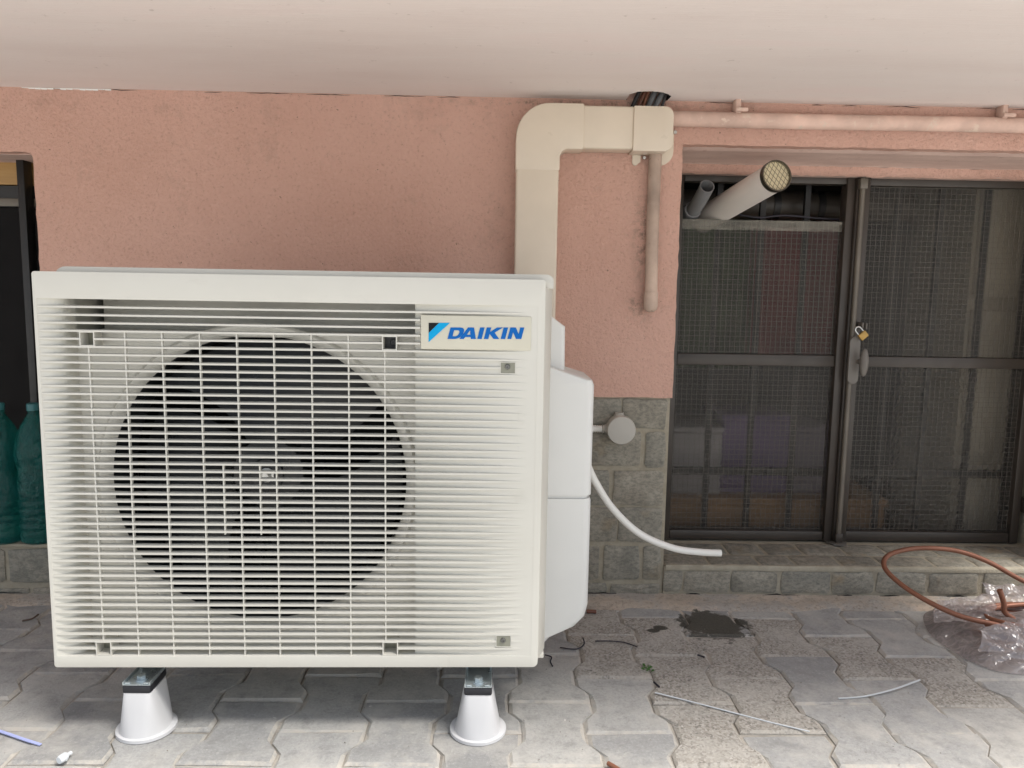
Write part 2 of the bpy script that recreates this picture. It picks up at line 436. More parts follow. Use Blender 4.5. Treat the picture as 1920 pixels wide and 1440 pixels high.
def tube_geo(P, rad, n=10, hollow=0., closed=False):
    P = [Vector(p) for p in P]; N = len(P); V = []; Fc = []
    up = None
    for i, p in enumerate(P):
        t = (P[(i + 1) % N] - P[i - 1]) if closed else (P[min(N - 1, i + 1)] - P[max(0, i - 1)])
        t.normalize()
        if up is None:
            up = Vector((0, 0, 1)) if abs(t.z) < .9 else Vector((1, 0, 0))
        s = t.cross(up).normalized(); up = s.cross(t).normalized()
        r = rad(i / (N - 1)) if callable(rad) else (rad[i] if isinstance(rad, (list, tuple)) else rad)
        for k in range(n):
            a = 2 * math.pi * k / n
            V.append(p + (s * math.cos(a) + up * math.sin(a)) * r)
    M = N if closed else N - 1
    for i in range(M):
        for k in range(n):
            a, b = i * n + k, i * n + (k + 1) % n
            c, d = ((i + 1) % N) * n + (k + 1) % n, ((i + 1) % N) * n + k
            Fc.append((a, b, c, d))
    if not closed:
        if not hollow:
            Fc.append(tuple(range(n - 1, -1, -1))); Fc.append(tuple(range((N - 1) * n, N * n)))
    return V, Fc
def tube(name, P, rad, mat, parent=None, n=10, closed=False, local=False):
    V, Fc = tube_geo(P, rad, n, closed=closed)
    return mk(name, V, Fc, mat, parent, smooth=True, local=local, angle=50)
def lathe(name, prof, o, axis, mat, parent=None, n=24, local=False, sx=1., angle=40, wob=None):
    """profile of (radius, distance along axis); closes at r=0"""
    ax = Vector(axis).normalized(); u = ax.orthogonal().normalized(); w = ax.cross(u); o = Vector(o)
    V = []; Fc = []; rows = []
    for (r, h) in prof:
        if r < 1e-6: rows.append([len(V)]); V.append(o + ax * h)
        else:
            rows.append(list(range(len(V), len(V) + n)))
            for k in range(n):
                a = 2 * math.pi * k / n
                q = r * (1 + (wob(a, h) if wob else 0))
                V.append(o + ax * h + (u * math.cos(a) + w * math.sin(a)) * q)
    for a, b in zip(rows, rows[1:]):
        for k in range(n):
            k2 = (k + 1) % n
            f = [a[k % len(a)], a[k2 % len(a)], b[k2 % len(b)], b[k % len(b)]]
            f2 = [];
            for q in f:
                if q not in f2: f2.append(q)
            if len(f2) > 2: Fc.append(tuple(f2))
    return mk(name, V, Fc, mat, parent, smooth=True, local=local, angle=angle)
def poly_fill(loops):
    """triangles filling an outline with holes; loops are lists of 2-D points"""
    bm = bmesh.new(); es = []
    for lp in loops:
        vs = [bm.verts.new((p[0], p[1], 0)) for p in lp]
        for a, b in zip(vs, vs[1:] + vs[:1]): es.append(bm.edges.new((a, b)))
    bmesh.ops.triangle_fill(bm, use_beauty=True, use_dissolve=False, edges=es)
    bm.verts.index_update()
    P = [(v.co.x, v.co.y) for v in bm.verts]; T = [tuple(v.index for v in f.verts) for f in bm.faces]
    bm.free(); return P, T
def plate(name, loops, d0, d1, mat, parent=None, plane='XZ', local=False, bev=0., fn=None):
    """flat plate of any outline with holes, extruded from depth d0 to d1"""
    P, T = poly_fill(loops); n = len(P)
    def pt(p, d):
        return {'XZ': (p[0], d, p[1]), 'XY': (p[0], p[1], d), 'YZ': (d, p[0], p[1])}[plane]
    V = [pt(p, d0) for p in P] + [pt(p, d1) for p in P]
    Fc = list(T) + [tuple(n + k for k in reversed(t)) for t in T]
    i = 0
    for lp in loops:
        m = len(lp)
        for k in range(m):
            a, b = i + k, i + (k + 1) % m
            Fc.append((a, b, n + b, n + a))
        i += m
    return mk(name, V, Fc, mat, parent, local=local, bev=bev)
def subdiv_loop(lp, step, jit):
    out = []
    for a, b in zip(lp, lp[1:] + lp[:1]):
        L = math.hypot(b[0] - a[0], b[1] - a[1]); k = max(1, int(L / step))
        for i in range(k):
            t = i / k; j = jit if 0 < i else jit * .3
            out.append((a[0] + (b[0] - a[0]) * t + random.uniform(-j, j), a[1] + (b[1] - a[1]) * t + random.uniform(-j, j)))
    return out
def arc(cx, cz, r, a0, a1, n=10): return [(cx + r * math.cos(R(a0 + (a1 - a0) * k / n)), cz + r * math.sin(R(a0 + (a1 - a0) * k / n))) for k in range(n + 1)]
def screw(name, p, axis, r, parent, mat='screw_steel', local=False):
    return lathe(name, [(0, 0), (r, 0), (r, r * .5), (r * .8, r * .75), (r * .35, r * .75), (r * .3, r * .4), (0, r * .4)], p, axis, mat, parent, n=14, local=local)

# ------------------------------------------------------------------ ground
WALL, ZC = 2.04, 1.327
ground = struct(mk('ground', [(-60, -60, -.0105), (60, -60, -.0105), (60, 2.2, -.0105), (-60, 2.2, -.0105)], [(0, 1, 2, 3)], 'yard_concrete'))
bed = mk('sand_bed', [(x, y, -.0048) for x, y in ((-2.35, .35), (2.45, .35), (2.45, 2.03), (-2.35, 2.03))], [(0, 1, 2, 3)], 'joint_sand', ground)
LP, PP, A_, B_, G = .2105, .1475, .0855, .0615, .0011
def paver_outline(ycut=None):
    h = LP / 2 - G; a = A_ - G; b = B_ - G
    rt = [(a, -h), (a, -.068), (b, -.036), (b, .036), (a, .068), (a, h)]
    return rt + [(-x, y) for x, y in reversed(rt)]
def clip(poly, ymax):
    out = []
    for p, q in zip(poly, poly[1:] + poly[:1]):
        if p[1] <= ymax: out.append(p)
        if (p[1] - ymax) * (q[1] - ymax) < 0:
            t = (ymax - p[1]) / (q[1] - p[1]); out.append((p[0] + (q[0] - p[0]) * t, ymax))
    return out
def paver_mesh(poly, mat, seed):
    rr = random.Random(seed)
    lp = []
    for p, q in zip(poly, poly[1:] + poly[:1]):          # a few extra points so the edges can be chipped
        lp.append((p[0] + rr.uniform(-.0008, .0008), p[1] + rr.uniform(-.0008, .0008)))
        if math.hypot(q[0] - p[0], q[1] - p[1]) > .06:
            t = rr.uniform(.35, .65); lp.append((p[0] + (q[0] - p[0]) * t + rr.uniform(-.0014, .0014), p[1] + (q[1] - p[1]) * t + rr.uniform(-.0014, .0014)))
    cx = sum(p[0] for p in lp) / len(lp); cy = sum(p[1] for p in lp) / len(lp); n = len(lp)
    V = []
    for (x, y) in lp: V.append((x, y, -.05))
    for (x, y) in lp: V.append((x, y, -.0045))
    for (x, y) in lp:
        dx, dy = x - cx, y - cy; L = math.hypot(dx, dy) + 1e-9; k = .0056 + rr.uniform(-.0015, .003)
        V.append((x - math.copysign(min(abs(dx), k), dx), y - math.copysign(min(abs(dy), k), dy), 0))
    Fc = [(k, (k + 1) % n, n + (k + 1) % n, n + k) for k in range(n)] + [(n + k, n + (k + 1) % n, 2 * n + (k + 1) % n, 2 * n + k) for k in range(n)]
    Fc.append(tuple(range(2 * n, 3 * n)))
    me = bpy.data.meshes.new('paver'); me.from_pydata(V, [], Fc); me.materials.append(MATS[mat])
    return me
full = {m: [paver_mesh(paver_outline(), m, 10 + k) for k in range(6)] for m in ('paver_concrete', 'worn_paver')}
worn_px = [(1150, 1225), (1245, 1240), (1330, 1270), (1425, 1325), (1480, 1205), (1640, 1258), (1800, 1300), (1210, 1180), (1120, 1185), (1560, 1235), (1380, 1345), (1390, 1200)]
worn_pts = [atZ(*p) for p in worn_px]
for k in range(-15, 17):
    cx = -.03 + PP * k
    for j in range(-5, 4):
        cy = 1.379 + LP * (j + .5) + (LP / 2 if k % 2 else 0)
        if cy < .4: continue
        lim = 1.968 + .014 * math.sin(k * 2.3) - cy
        if lim < -LP / 2 + .03: continue
        wm = 'worn_paver' if any(abs(cx - p.x) < PP * .5 and abs(cy - p.y) < LP * .5 for p in worn_pts) else 'paver_concrete'
        if lim < LP / 2: me = paver_mesh(clip(paver_outline(), lim), wm, k * 31 + j)
        else: me = random.choice(full[wm])
        o = bpy.data.objects.new('paver', me); col.objects.link(o); o.parent = ground
        o.location = (cx + random.uniform(-.0012, .0012), cy + random.uniform(-.0012, .0012), random.uniform(-.002, .0024))
        o.rotation_euler = (random.uniform(-.012, .012), random.uniform(-.012, .012), random.uniform(-.006, .006) + (math.pi if random.random() < .5 and lim >= LP / 2 else 0))
# strip of rough concrete between the paving and the house
V = []; Fc = []; NX, NY = 120, 7
for i in range(NX + 1):
    x = -2.35 + 4.8 * i / NX
    for j in range(NY + 1):
        y0 = 1.945 + .010 * math.sin(x * 21) + .014 * math.sin(x * 7.3) + random.uniform(-.006, .006)
        y = y0 + (2.05 - y0) * j / NY
        z = -.006 + .0105 * min(1, j / 2) + random.uniform(-.0012, .0012) + .004 * (j / NY)
        V.append((x, y, z))
for i in range(NX):
    for j in range(NY): a = i * (NY + 1) + j; Fc.append((a, a + NY + 1, a + NY + 2, a + 1))
struct(mk('concrete_strip', V, Fc, 'sandy_concrete', smooth=True, angle=60))

# ------------------------------------------------------------------ house
house = thing('house', 'salmon pink plastered house wall with grey stone plinth under a low balcony slab', 'house', (-.36, 2.06, 0))
XL, XP, XR, LINT = -1.193, .471, 1.622, 1.220
lp = [(-3, .555), (-2.2, .555), (-2.2, 1.168)] + [(-1.193 - .018 + .018 * math.sin(R(a)), 1.168 - .018 + .018 * math.cos(R(a))) for a in (0, 30, 60, 90)] + \
     [(XL, .558), (XP, .558), (XP, LINT), (XR, LINT), (XR, .555), (3, .555), (3, 1.36), (-3, 1.36)]
plate('plaster_wall', [subdiv_loop(lp, .022, .0013)], WALL, 2.075, 'pink_plaster', house)
# masonry behind the plaster and stones
box('pier', XL + .002, XP - .004, 2.0485, 2.32, -.02, 1.35, 'mortar', house)
box('pier', XR + .002, 3, 2.0485, 2.32, -.02, 1.35, 'mortar', house)
box('pier', -3, -2.2, 2.0485, 2.32, -.02, 1.35, 'mortar', house)
box('sill_masonry', -2.2, XL + .002, 2.012, 2.32, -.02, .1395, 'mortar', house)
box('wall_above_window', -2.2, XL + .002, 2.0735, 2.32, 1.166, 1.35, 'smooth_pink_plaster', house)
prof = [(2.0735, 1.3), (2.0735, LINT + .001), (2.09, 1.214), (2.15, 1.2075), (2.19, 1.1995), (2.203, 1.194), (2.206, 1.176), (2.32, 1.176), (2.32, 1.3)]
plate('lintel', [prof], XP - .003, XR + .003, 'smooth_pink_plaster', house, plane='YZ')
V, Fc = [], []
nl = 70
for i in range(nl + 1):
    x = XP + .001 + (XR - XP - .002) * i / nl
    for (y, z) in ((2.196, 1.197), (2.1985, 1.1885), (2.200, 1.178), (2.212, 1.1725)):
        V.append((x, y + random.uniform(-.0015, .0015), z + random.uniform(-.0018, .0018)))
for i in range(nl):
    for j in range(3): a = i * 4 + j; Fc.append((a, a + 4, a + 5, a + 1))
mk('plaster_lip', V, Fc, 'pink_plaster', house, smooth=True, angle=70)
# balcony slab with a ragged hole for the pipes
hole = [(1174, 187), (1180, 177), (1196, 172), (1222, 171), (1244, 173.5), (1259, 180), (1252, 188), (1225, 194), (1192, 194)]
hp = [(p.x, p.y) for p in (atZ(px, py, ZC) for px, py in hole)]
BAL0, BALX = 0.95, 2.0
outer = [(-4, BAL0), (BALX, BAL0), (BALX, 2.32), (-4, 2.32)]
P, T = poly_fill([outer, subdiv_loop(hp, .008, .0012)])
slab = mk('balcony_slab', [(x, y, ZC) for x, y in P], T, 'painted_concrete', house)
n = len(P)
me = slab.data
V = [(x, y, ZC + .18) for x, y in outer] + [(x, y, ZC) for x, y in outer]
V = V + [(x, y, ZC) for x, y in hp] + [(x, y, ZC + .12) for x, y in hp]
Fc = [(0, 1, 2, 3)] + [(k, (k + 1) % 4, 4 + (k + 1) % 4, 4 + k) for k in range(4)]
m = len(hp)
mk('slab_edge', V[:8], Fc, 'painted_concrete', house)
mk('pipe_hole', V[8:], [(k, (k + 1) % m, m + (k + 1) % m, m + k) for k in range(m)] + [tuple(m + k for k in range(m))], 'dark_void', house)
# flaking paint and dark crack where the wall meets the slab
V = []; Fc = []
for px in range(40, 200, 12):
    a = atY(px, 162 + px * .004, WALL - .001); w = random.uniform(.5, 1.3)
    V += [(a.x, WALL - .0025, ZC - .001), (a.x + .017, WALL - .0025, ZC - .001), (a.x + .016, WALL - .0015, ZC - .0045 * w), (a.x + .002, WALL - .0015, ZC - .004 * w)]
    b = len(V); Fc.append((b - 4, b - 3, b - 2, b - 1))
mk('paint_flake', V, Fc, 'white_hose', house)

# hairline gaps where the wall meets the slab and the plinth meets the ground
CR = random.Random(21)
def crack(x0, x1, y, z, t, horizontal=True):
    x = x0
    while x < x1:
        L_ = CR.uniform(.03, .14); n_ = max(3, int(L_ / .012)); V = []; Fc = []
        for i in range(n_ + 1):
            w = t * CR.uniform(.3, 1) * math.sin(math.pi * min(1, max(0, i / n_)) * .98 + .03)
            o = CR.uniform(-.0008, .0008)
            V += [(x + L_ * i / n_, y, z + o), (x + L_ * i / n_, y - .0004, z + o + w), (x + L_ * i / n_, y + .004, z + o)]
        for i in range(n_): a = i * 3; Fc += [(a, a + 3, a + 4, a + 1), (a + 1, a + 4, a + 5, a + 2)]
        mk('crack', V, Fc, 'dark_void', house)
        x += L_ + CR.uniform(.02, .2)
crack(-1.15, .0, WALL - .0012, ZC - .0032, .0022)
crack(.52, 1.5, WALL - .0012, ZC - .0032, .0022)
crack(.24, 1.55, 2.0385, .0085, .005)
crack(-1.4, XL, 2.0055, .0085, .005)
# ---- stone plinth
plinth = bpy.data.objects.new('stone_plinth', None); link(plinth, house)
SR = random.Random(3)
def stone(parent, x0, x1, z0, z1, y, proud=.0055, plane='XZ', r=.006):
    """one rough faced stone: jittered outline, rounded edge, slightly domed face"""
    w, h = x1 - x0, z1 - z0
    c = min(.006, w * .12, h * .12)
    lp = []
    pts = [(x0 + c, z0), (x0 + w * .5, z0), (x1 - c, z0), (x1, z0 + c), (x1, z0 + h * .5), (x1, z1 - c), (x1 - c, z1), (x0 + w * .5, z1), (x0 + c, z1), (x0, z1 - c), (x0, z0 + h * .5), (x0, z0 + c)]
    lp = [(a + SR.uniform(-.003, .003), b + SR.uniform(-.003, .003)) for a, b in pts]
    cx, cz = (x0 + x1) / 2, (z0 + z1) / 2; n = len(lp)
    def P(a, b, d): return (a, y - d, b) if plane == 'XZ' else (a, b, y + d)
    V = [P(a, b, -.012) for a, b in lp]
    V += [P(a, b, proud - .0025) for a, b in lp]
    for a, b in lp:
        dx, dz = a - cx, b - cz
        V.append(P(a - math.copysign(min(abs(dx), .004), dx), b - math.copysign(min(abs(dz), .004), dz), proud + SR.uniform(-.0015, .0005)))
    for k in range(0, n, 1):
        a, b = lp[k]; V.append(P(cx + (a - cx) * .55, cz + (b - cz) * .55, proud + SR.uniform(-.002, .0025)))
    V.append(P(cx, cz, proud + SR.uniform(-.001, .003)))
    Fc = []
    for rr in range(3): Fc += [(rr * n + k, rr * n + (k + 1) % n, (rr + 1) * n + (k + 1) % n, (rr + 1) * n + k) for k in range(n)]
    Fc += [(3 * n + k, 3 * n + (k + 1) % n, 4 * n) for k in range(n)]
    return mk('stone', V, Fc, 'quartzite_stone', parent, smooth=True, angle=40)
rows = [(60, 265, [(385, 665), (190, 372)]), (290, 525, [(540, 670), (190, 512)]), (552, 782, [(325, 657), (190, 297)]),
        (802, 1032, [(358, 650), (180, 345)]), (1060, 1290, [(525, 655), (175, 497)]), (1318, 1388, [(308, 645), (168, 278)])]
for ri, (y0, y1, xs) in enumerate(rows):
    f = lambda zx, zy: atY(1060 + zx / 3.6, 730 + zy / 3.6, 2.043)
    zt, zb = f(500, y0).z, f(500, y1).z
    if ri == 0: zt = .553
    last = 0
    for (a, b) in xs:
        xa, xb = f(a, (y0 + y1) / 2).x, f(b, (y0 + y1) / 2).x
        if (a, b) == xs[0]: xb = XP - .012
        if a < 200: xa = xb - SR.uniform(.09, .15)
        stone(plinth, xa, xb, zb, zt, 2.0485); last = xa
    x = last - .010
    while x > XL + .06:
        w = SR.choice((.07, .09, .11, .13)) + SR.uniform(-.01, .01)
        xa = max(XL, x - w)
        if xa - XL < .05: xa = XL + .003
        stone(plinth, xa, x, zb, zt, 2.0485); x = xa - .010
# plinth of the left window (a little proud), stones as in the photo
f = lambda zx, zy: atY(zx / 2.88, 700 + zy / 2.88, 2.0)
for (a, b, y0, y1) in ((35, 300, 955, 1135), (-160, 8, 955, 1135), (-420, -180, 955, 1135), (165, 400, 1168, 1225), (-120, 140, 1168, 1225), (-400, -150, 1168, 1225)):
    stone(plinth, f(a, y0).x, min(f(b, y0).x, XL + .01), f(50, y1).z, f(50, y0).z, 2.012)
box('sill_mortar', -2.2, XL + .006, 1.998, 2.2, .1385, .147, 'mortar', house, bev=.003)

# ---- step below the right window
step = bpy.data.objects.new('window_step', None); link(step, house)
box('step_mortar', XP - .003, XR + .1, 2.0445, 2.34, -.02, .0865, 'mortar', step)
g = lambda zx, zy, Y=2.04: atY(1060 + zx / 2.233, 980 + zy / 2.233, Y)
for (a, b) in ((413, 488), (497, 690), (697, 885), (905, 1107), (1120, 1290), (1306, 1510), (1525, 1730), (1752, 1960)):
    stone(step, g(a, 250).x, g(b, 250).x, .014, .0755, 2.0445, proud=.0045)
xs = [XP + .004, .60, .742, .845, .975, 1.09, 1.24, 1.36, 1.49, 1.615]
for a, b in zip(xs, xs[1:]): stone(step, a + .005, b - .005, 2.056, 2.135, .0865, proud=.0035, plane='XY')
xs = [XP + .004, .53, .68, .79, .90, 1.03, 1.15, 1.30, 1.42, 1.54, 1.615]
for a, b in zip(xs, xs[1:]): stone(step, a + .005, b - .005, 2.145, 2.238, .0865, proud=.0035, plane='XY')
V = []; Fc = []
for i in range(61):                                            # cement nosing
    x = XP + .002 + (XR - XP) * i / 60
    for (y, z) in ((2.041, .077), (2.0395, .086), (2.043, .0912), (2.053, .0905)):
        V.append((x, y + random.uniform(-.001, .001), z + random.uniform(-.001, .001)))
for i in range(60):
    for j in range(3): a = i * 4 + j; Fc.append((a, a + 4, a + 5, a + 1))
mk('cement_nosing', V, Fc, 'mortar', step, smooth=True, angle=60)
# stones on the pier right of the window
zz = .01
for ri in range(6):
    h = (.05, .095, .1, .09, .1, .085)[ri]; x = XR + .012
    while x < 2.2:
        w = SR.uniform(.08, .14); stone(plinth, x, x + w, zz, zz + h, 2.0485); x += w + .011
    zz += h + .011
for k, z0 in enumerate((.10, .19, .28)):
    box('reveal_stone', XR - .006, XR + .02, 2.09 + .01 * k, 2.235, z0, z0 + .078, 'quartzite_stone', house, bev=.004)

# room behind the windows
room = bpy.data.objects.new('basement_room', None); link(room, house)
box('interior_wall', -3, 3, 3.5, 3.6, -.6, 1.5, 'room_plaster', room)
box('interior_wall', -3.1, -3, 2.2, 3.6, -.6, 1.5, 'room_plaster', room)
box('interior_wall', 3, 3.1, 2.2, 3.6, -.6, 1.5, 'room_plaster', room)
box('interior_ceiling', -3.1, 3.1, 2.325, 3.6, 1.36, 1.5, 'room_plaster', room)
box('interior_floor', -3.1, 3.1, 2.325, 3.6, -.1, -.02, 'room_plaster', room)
box('light_block_wall', -.45, -.35, 2.325, 3.5, -.02, 1.36, 'room_plaster', room)  # unseen wall added to keep the room dark behind the left window

# ---- right window
win = bpy.data.objects.new('window', None); link(win, house)
WY = 2.26
def wz(px, py): return atY(px, py, WY).z
def wx(px, py): return atY(px, py, WY).x
Z_T, Z_TR = 1.192, 1.158
ZM0, ZM1, ZB0, ZB1 = .627, .661, .0925, .121
XA, XC = .478, 1.015            # pane edges of the left leaf; meeting stile
xs0 = .545                       # inner edge of the left stile where it shows low down
box('stile', XP + .006, .5305, WY, WY + .04, ZB0, Z_T, 'brown_frame', win, bev=.003)
xl1 = wx(1583, 420)              # left leaf's inner right edge
xm0, xm1 = xl1, xl1 + .0245
xr0 = wx(1622, 420)
box('top_rail', .531, xl1 + .05, WY + .002, WY + .038, Z_TR, Z_T - .001, 'brown_frame', win, bev=.003)
box('mid_rail', .531, xl1, WY + .003, WY + .037, ZM0, ZM1, 'brown_frame', win, bev=.003)
box('bottom_rail', .531, xl1, WY + .003, WY + .037, ZB0, ZB1, 'brown_frame', win, bev=.003)
box('stile', xm0 + .0005, xm1, WY - .004, WY + .04, ZB0, Z_T - .012, 'brown_frame', win, bev=.003)
box('stile', xm1 + .001, xr0 + .004, WY - .012, WY + .036, ZB0 - .002, Z_T - .012, 'brown_frame', win, bev=.003)
xr1 = 1.578
box('top_rail', xl1 + .051, XR - .002, WY + .004, WY + .036, Z_TR - .002, Z_T - .002, 'brown_frame', win, bev=.003)
box('mid_rail', xr0 + .0045, xr1, WY + .002, WY + .034, ZM0 + .001, ZM1 - .001, 'brown_frame', win, bev=.003)
box('bottom_rail', xr0 + .0045, xr1, WY + .002, WY + .034, ZB0 - .001, ZB1 + .002, 'brown_frame', win, bev=.003)
box('stile', xr1 + .0005, 1.604, WY - .002, WY + .04, ZB0 - .002, Z_TR - .003, 'brown_frame', win, bev=.003)
box('hinge', 1.606, 1.621, WY - .02, WY + .01, .19, .235, 'brown_frame', win, bev=.003)
box('hinge', XP + .002, .486, WY - .012, WY - .001, .205, .245, 'brown_frame', win, bev=.003)
# panes of wired glass
ZG = wz(1430, 412)
panes = [(.531, xl1, ZM1, ZG, 'smooth_wired_glass'), (.531, xl1, ZB1, ZM0, 'hammered_glass'),
         (xr0 + .005, xr1, ZM1 - .001, Z_TR - .003, 'smooth_wired_glass'), (xr0 + .005, xr1, ZB1 + .002, ZM0 + .001, 'hammered_glass')]
for (x0, x1, z0, z1, gm) in panes:
    pn = box('pane', x0, x1, WY + .016, WY + .020, z0, z1, gm, win)
    V, Fc = [], []
    def wire(x0, x1, z0, z1):
        b = len(V); y0, y1 = WY + .0142, WY + .0152
        V.extend([(x, y, z) for x in (x0, x1) for y in (y0, y1) for z in (z0, z1)])
        Fc.extend([tuple(b + q for q in f) for f in [(0, 1, 3, 2), (4, 6, 7, 5), (0, 4, 5, 1), (2, 3, 7, 6), (0, 2, 6, 4), (1, 5, 7, 3)]])
    pitch = .0152
    x = x0 + .006
    while x < x1 - .002: wire(x, x + .0007, z0, z1); x += pitch
    z = z0 + .006
    while z < z1 - .002: wire(x0, x1, z, z + .0007); z += pitch
    w = mk('wire_mesh', V, Fc, 'glass_wire', win); w['kind'] = 'stuff'
def m_edge():
    m, nt, bs = nodes_of('edge_film'); p = pos(nt)
    bs.inputs['Base Color'].default_value = (.33, .31, .26, 1); bs.inputs['Roughness'].default_value = .45
    nt.links.new(ramp(nt, noise(nt, scaled(nt, p, (12, 1, 40)), 1, 5, .7), [(.3, .10), (.75, .45)]), bs.inputs['Alpha'])
    MATS['edge_film'] = m
m_edge()
# cloudy plastic strip along the raw top edge of the cut pane
box('edge_strip', .5315, xl1 - .001, WY + .011, WY + .0135, ZG - .03, ZG - .001, 'edge_film', win)
# lock rod with brackets, handle
xrod_t, xrod_b = wx(1605, 330), wx(1573, 1000)
xr_ = (xrod_t + xrod_b) / 2
rod = tube('lock_rod', [(xr_, WY - .022, .082), (xr_, WY - .022, Z_T + .004)], .0075, 'lock_rod', win, n=16)
hexa('rod_bracket', [(xr_ - .03, WY - .03, Z_T - .003), (xr_ + .022, WY - .03, Z_T - .003), (xr_ + .022, WY + .0, Z_T - .003), (xr_ - .03, WY, Z_T - .003)],
     [(xr_ - .03, WY - .034, Z_T + .004), (xr_ + .022, WY - .034, Z_T + .004), (xr_ + .022, WY, Z_T + .004), (xr_ - .03, WY, Z_T + .004)], 'brown_frame', win, bev=.002)
box('rod_guide', xr_ - .011, xr_ + .011, WY - .032, WY - .0125, Z_T - .05, Z_T - .02, 'lock_rod', win, bev=.003)
box('rod_guide', xr_ - .011, xr_ + .011, WY - .032, WY - .0125, .098, .125, 'brown_frame', win, bev=.003)
plate('rod_keeper', [[(xr_ - .03, WY - .008), (xr_ - .02, WY - .04), (xr_ + .018, WY - .042), (xr_ + .03, WY - .012)]], .0915, .0955, 'handle_grey', win, plane='XY')
hz0, hz1 = wz(1588, 717), wz(1592, 630)
hx = wx(1590, 674)
hp_ = [(hx - .0155 * math.cos(R(a)), hz1 - .0155 + .0155 * math.sin(R(a))) for a in range(0, 181, 20)] + [(hx + .0155 * math.cos(R(a)), hz0 + .0155 - .0155 * math.sin(R(a))) for a in range(0, 181, 20)]
hpl = plate('handle_plate', [hp_], WY - .040, WY - .0305, 'handle_grey', win, bev=.002)
kx = wx(1603, 676); kz = wz(1603, 676)
V = []; Fc = []
for i in range(13):
    t = math.pi * i / 12
    for k in range(16):
        a = 2 * math.pi * k / 16
        V.append((kx - .004 + .013 * math.sin(t) * math.cos(a), WY - .066 + .011 * math.sin(t) * math.sin(a), kz + .041 * math.cos(t)))
for i in range(12):
    for k in range(16): Fc.append((i * 16 + k, i * 16 + (k + 1) % 16, (i + 1) * 16 + (k + 1) % 16, (i + 1) * 16 + k))
mk('handle_knob', V, Fc, 'handle_grey', win, smooth=True, angle=80)
tube('handle_neck', [(kx - .005, WY - .06, kz), (kx - .008, WY - .036, kz)], .0075, 'handle_grey', win, n=12)
ex, ez = wx(1607, 609), wz(1607, 609)
box('eyelet', ex - .003, ex + .001, WY - .040, WY - .012, ez - .009, ez + .009, 'handle_grey', win, bev=.001)
box('eyelet', ex + .008, ex + .012, WY - .040, WY - .012, ez - .011, ez + .007, 'handle_grey', win, bev=.001)

# padlock hanging askew through the eyelets
pc = atY(1618, 629, WY - .05)
pad = thing('padlock', 'small brass padlock hanging askew beside the oval window handle', 'padlock', tuple(pc))
ca, sa = math.cos(R(42)), math.sin(R(42))
def pl(u, v, d=0): return (pc.x + u * ca + v * sa * -1, pc.y + d, pc.z + u * sa * 1 + v * ca)
q = [(-.0125, -.010), (.0125, -.010), (.0125, .010), (-.0125, .010)]
hexa('body', [pl(u, v, -.006) for u, v in q], [pl(u, v, .006) for u, v in q], 'brass', pad, bev=.0022)
sh = [pl(-.0085, .008)] + [pl(-.0085, .02)] + [pl(.0085 * -math.cos(R(a)), .022 + .0085 * math.sin(R(a))) for a in range(0, 181, 30)] + [pl(.0085, .008)]
tube('shackle', spline(sh, 4), .0022, 'screw_steel', pad, n=8)

# ---- metal grille just behind the right window
gr = thing('window_grille', 'dark iron bars behind the wired glass of the right window', 'grille', (1.05, 2.36, .03))
for px in (1322, 1400, 1479, 1562, 1642, 1719, 1803, 1880):
    p = atY(px, 930, 2.36)
    box('bar', p.x - .008, p.x + .008, 2.352, 2.368, -.0199, 1.3, 'black_iron', gr)
for py in (887,):
    p = atY(1560, py, 2.36); box('crossbar', .49, 1.61, 2.369, 2.379, p.z - .012, p.z + .012, 'black_iron', gr)
box('crossbar', .49, 1.61, 2.369, 2.379, 1.2, 1.22, 'black_iron', gr)

# ---- things stored in the room, seen blurred through the glass
def wav(name, px0, px1, py0, py1, Y, mat, label, cat, amp=.012, k=9):
    a, b = atY(px0, py0, Y), atY(px1, py1, Y)
    N = 40; V = []; Fc = []
    for i in range(N + 1):
        x = a.x + (b.x - a.x) * i / N; d = amp * math.sin(i / N * math.pi * k) + amp * .5 * math.sin(i * .9)
        V += [(x, Y + d, a.z), (x, Y + d * 1.3, b.z), (x, Y + d + .004, a.z), (x, Y + d * 1.3 + .004, b.z)]
    for i in range(N):
        c = i * 4; Fc += [(c, c + 4, c + 5, c + 1), (c + 2, c + 3, c + 7, c + 6), (c, c + 2, c + 6, c + 4), (c + 1, c + 5, c + 7, c + 3)]
    return tag(mk(name, V, Fc, mat, smooth=True, angle=70), label, cat)
wav('hanging_cloth', 1410, 1560, 425, 668, 2.46, 'cloth_red', 'dark red cloth hanging behind the upper left wired pane', 'cloth')
wav('hanging_cloth', 1262, 1402, 425, 690, 2.47, 'cloth_green', 'dark green cloth hanging behind the upper left wired pane', 'cloth')
def sbox(name, px0, px1, py0, py1, Y, mat, label, cat, dep=.2, zb=None):
    a, b = atY(px0, py0, Y), atY(px1, py1, Y)
    zb = b.z if zb is None else zb
    t = thing(name, label, cat, ((a.x + b.x) / 2, Y + dep / 2, zb))
    box('body', a.x, b.x, Y, Y + dep, zb, a.z - .02, mat, t, bev=.006)
    box('lid', a.x - .004, b.x + .004, Y - .004, Y + dep + .004, a.z - .0198, a.z, mat, t, bev=.004)
    return t
bt = atY(1400, 943, 2.42)
bench = thing('wooden_bench', 'orange brown wooden board seen through the lower left hammered pane', 'bench', (.85, 2.55, -.02))
box('front_board', .49, 1.26, 2.405, 2.43, .09, bt.z - .004, 'bench_wood', bench, bev=.003)
box('seat', .48, 1.27, 2.402, 2.80, bt.z - .0035, bt.z + .02, 'bench_wood', bench, bev=.003)
for x in (.50, 1.22):
    for y in (2.435, 2.75): box('leg', x, x + .035, y, y + .035, -.0199, bt.z - .004, 'bench_wood', bench)
bz = bt.z + .0202
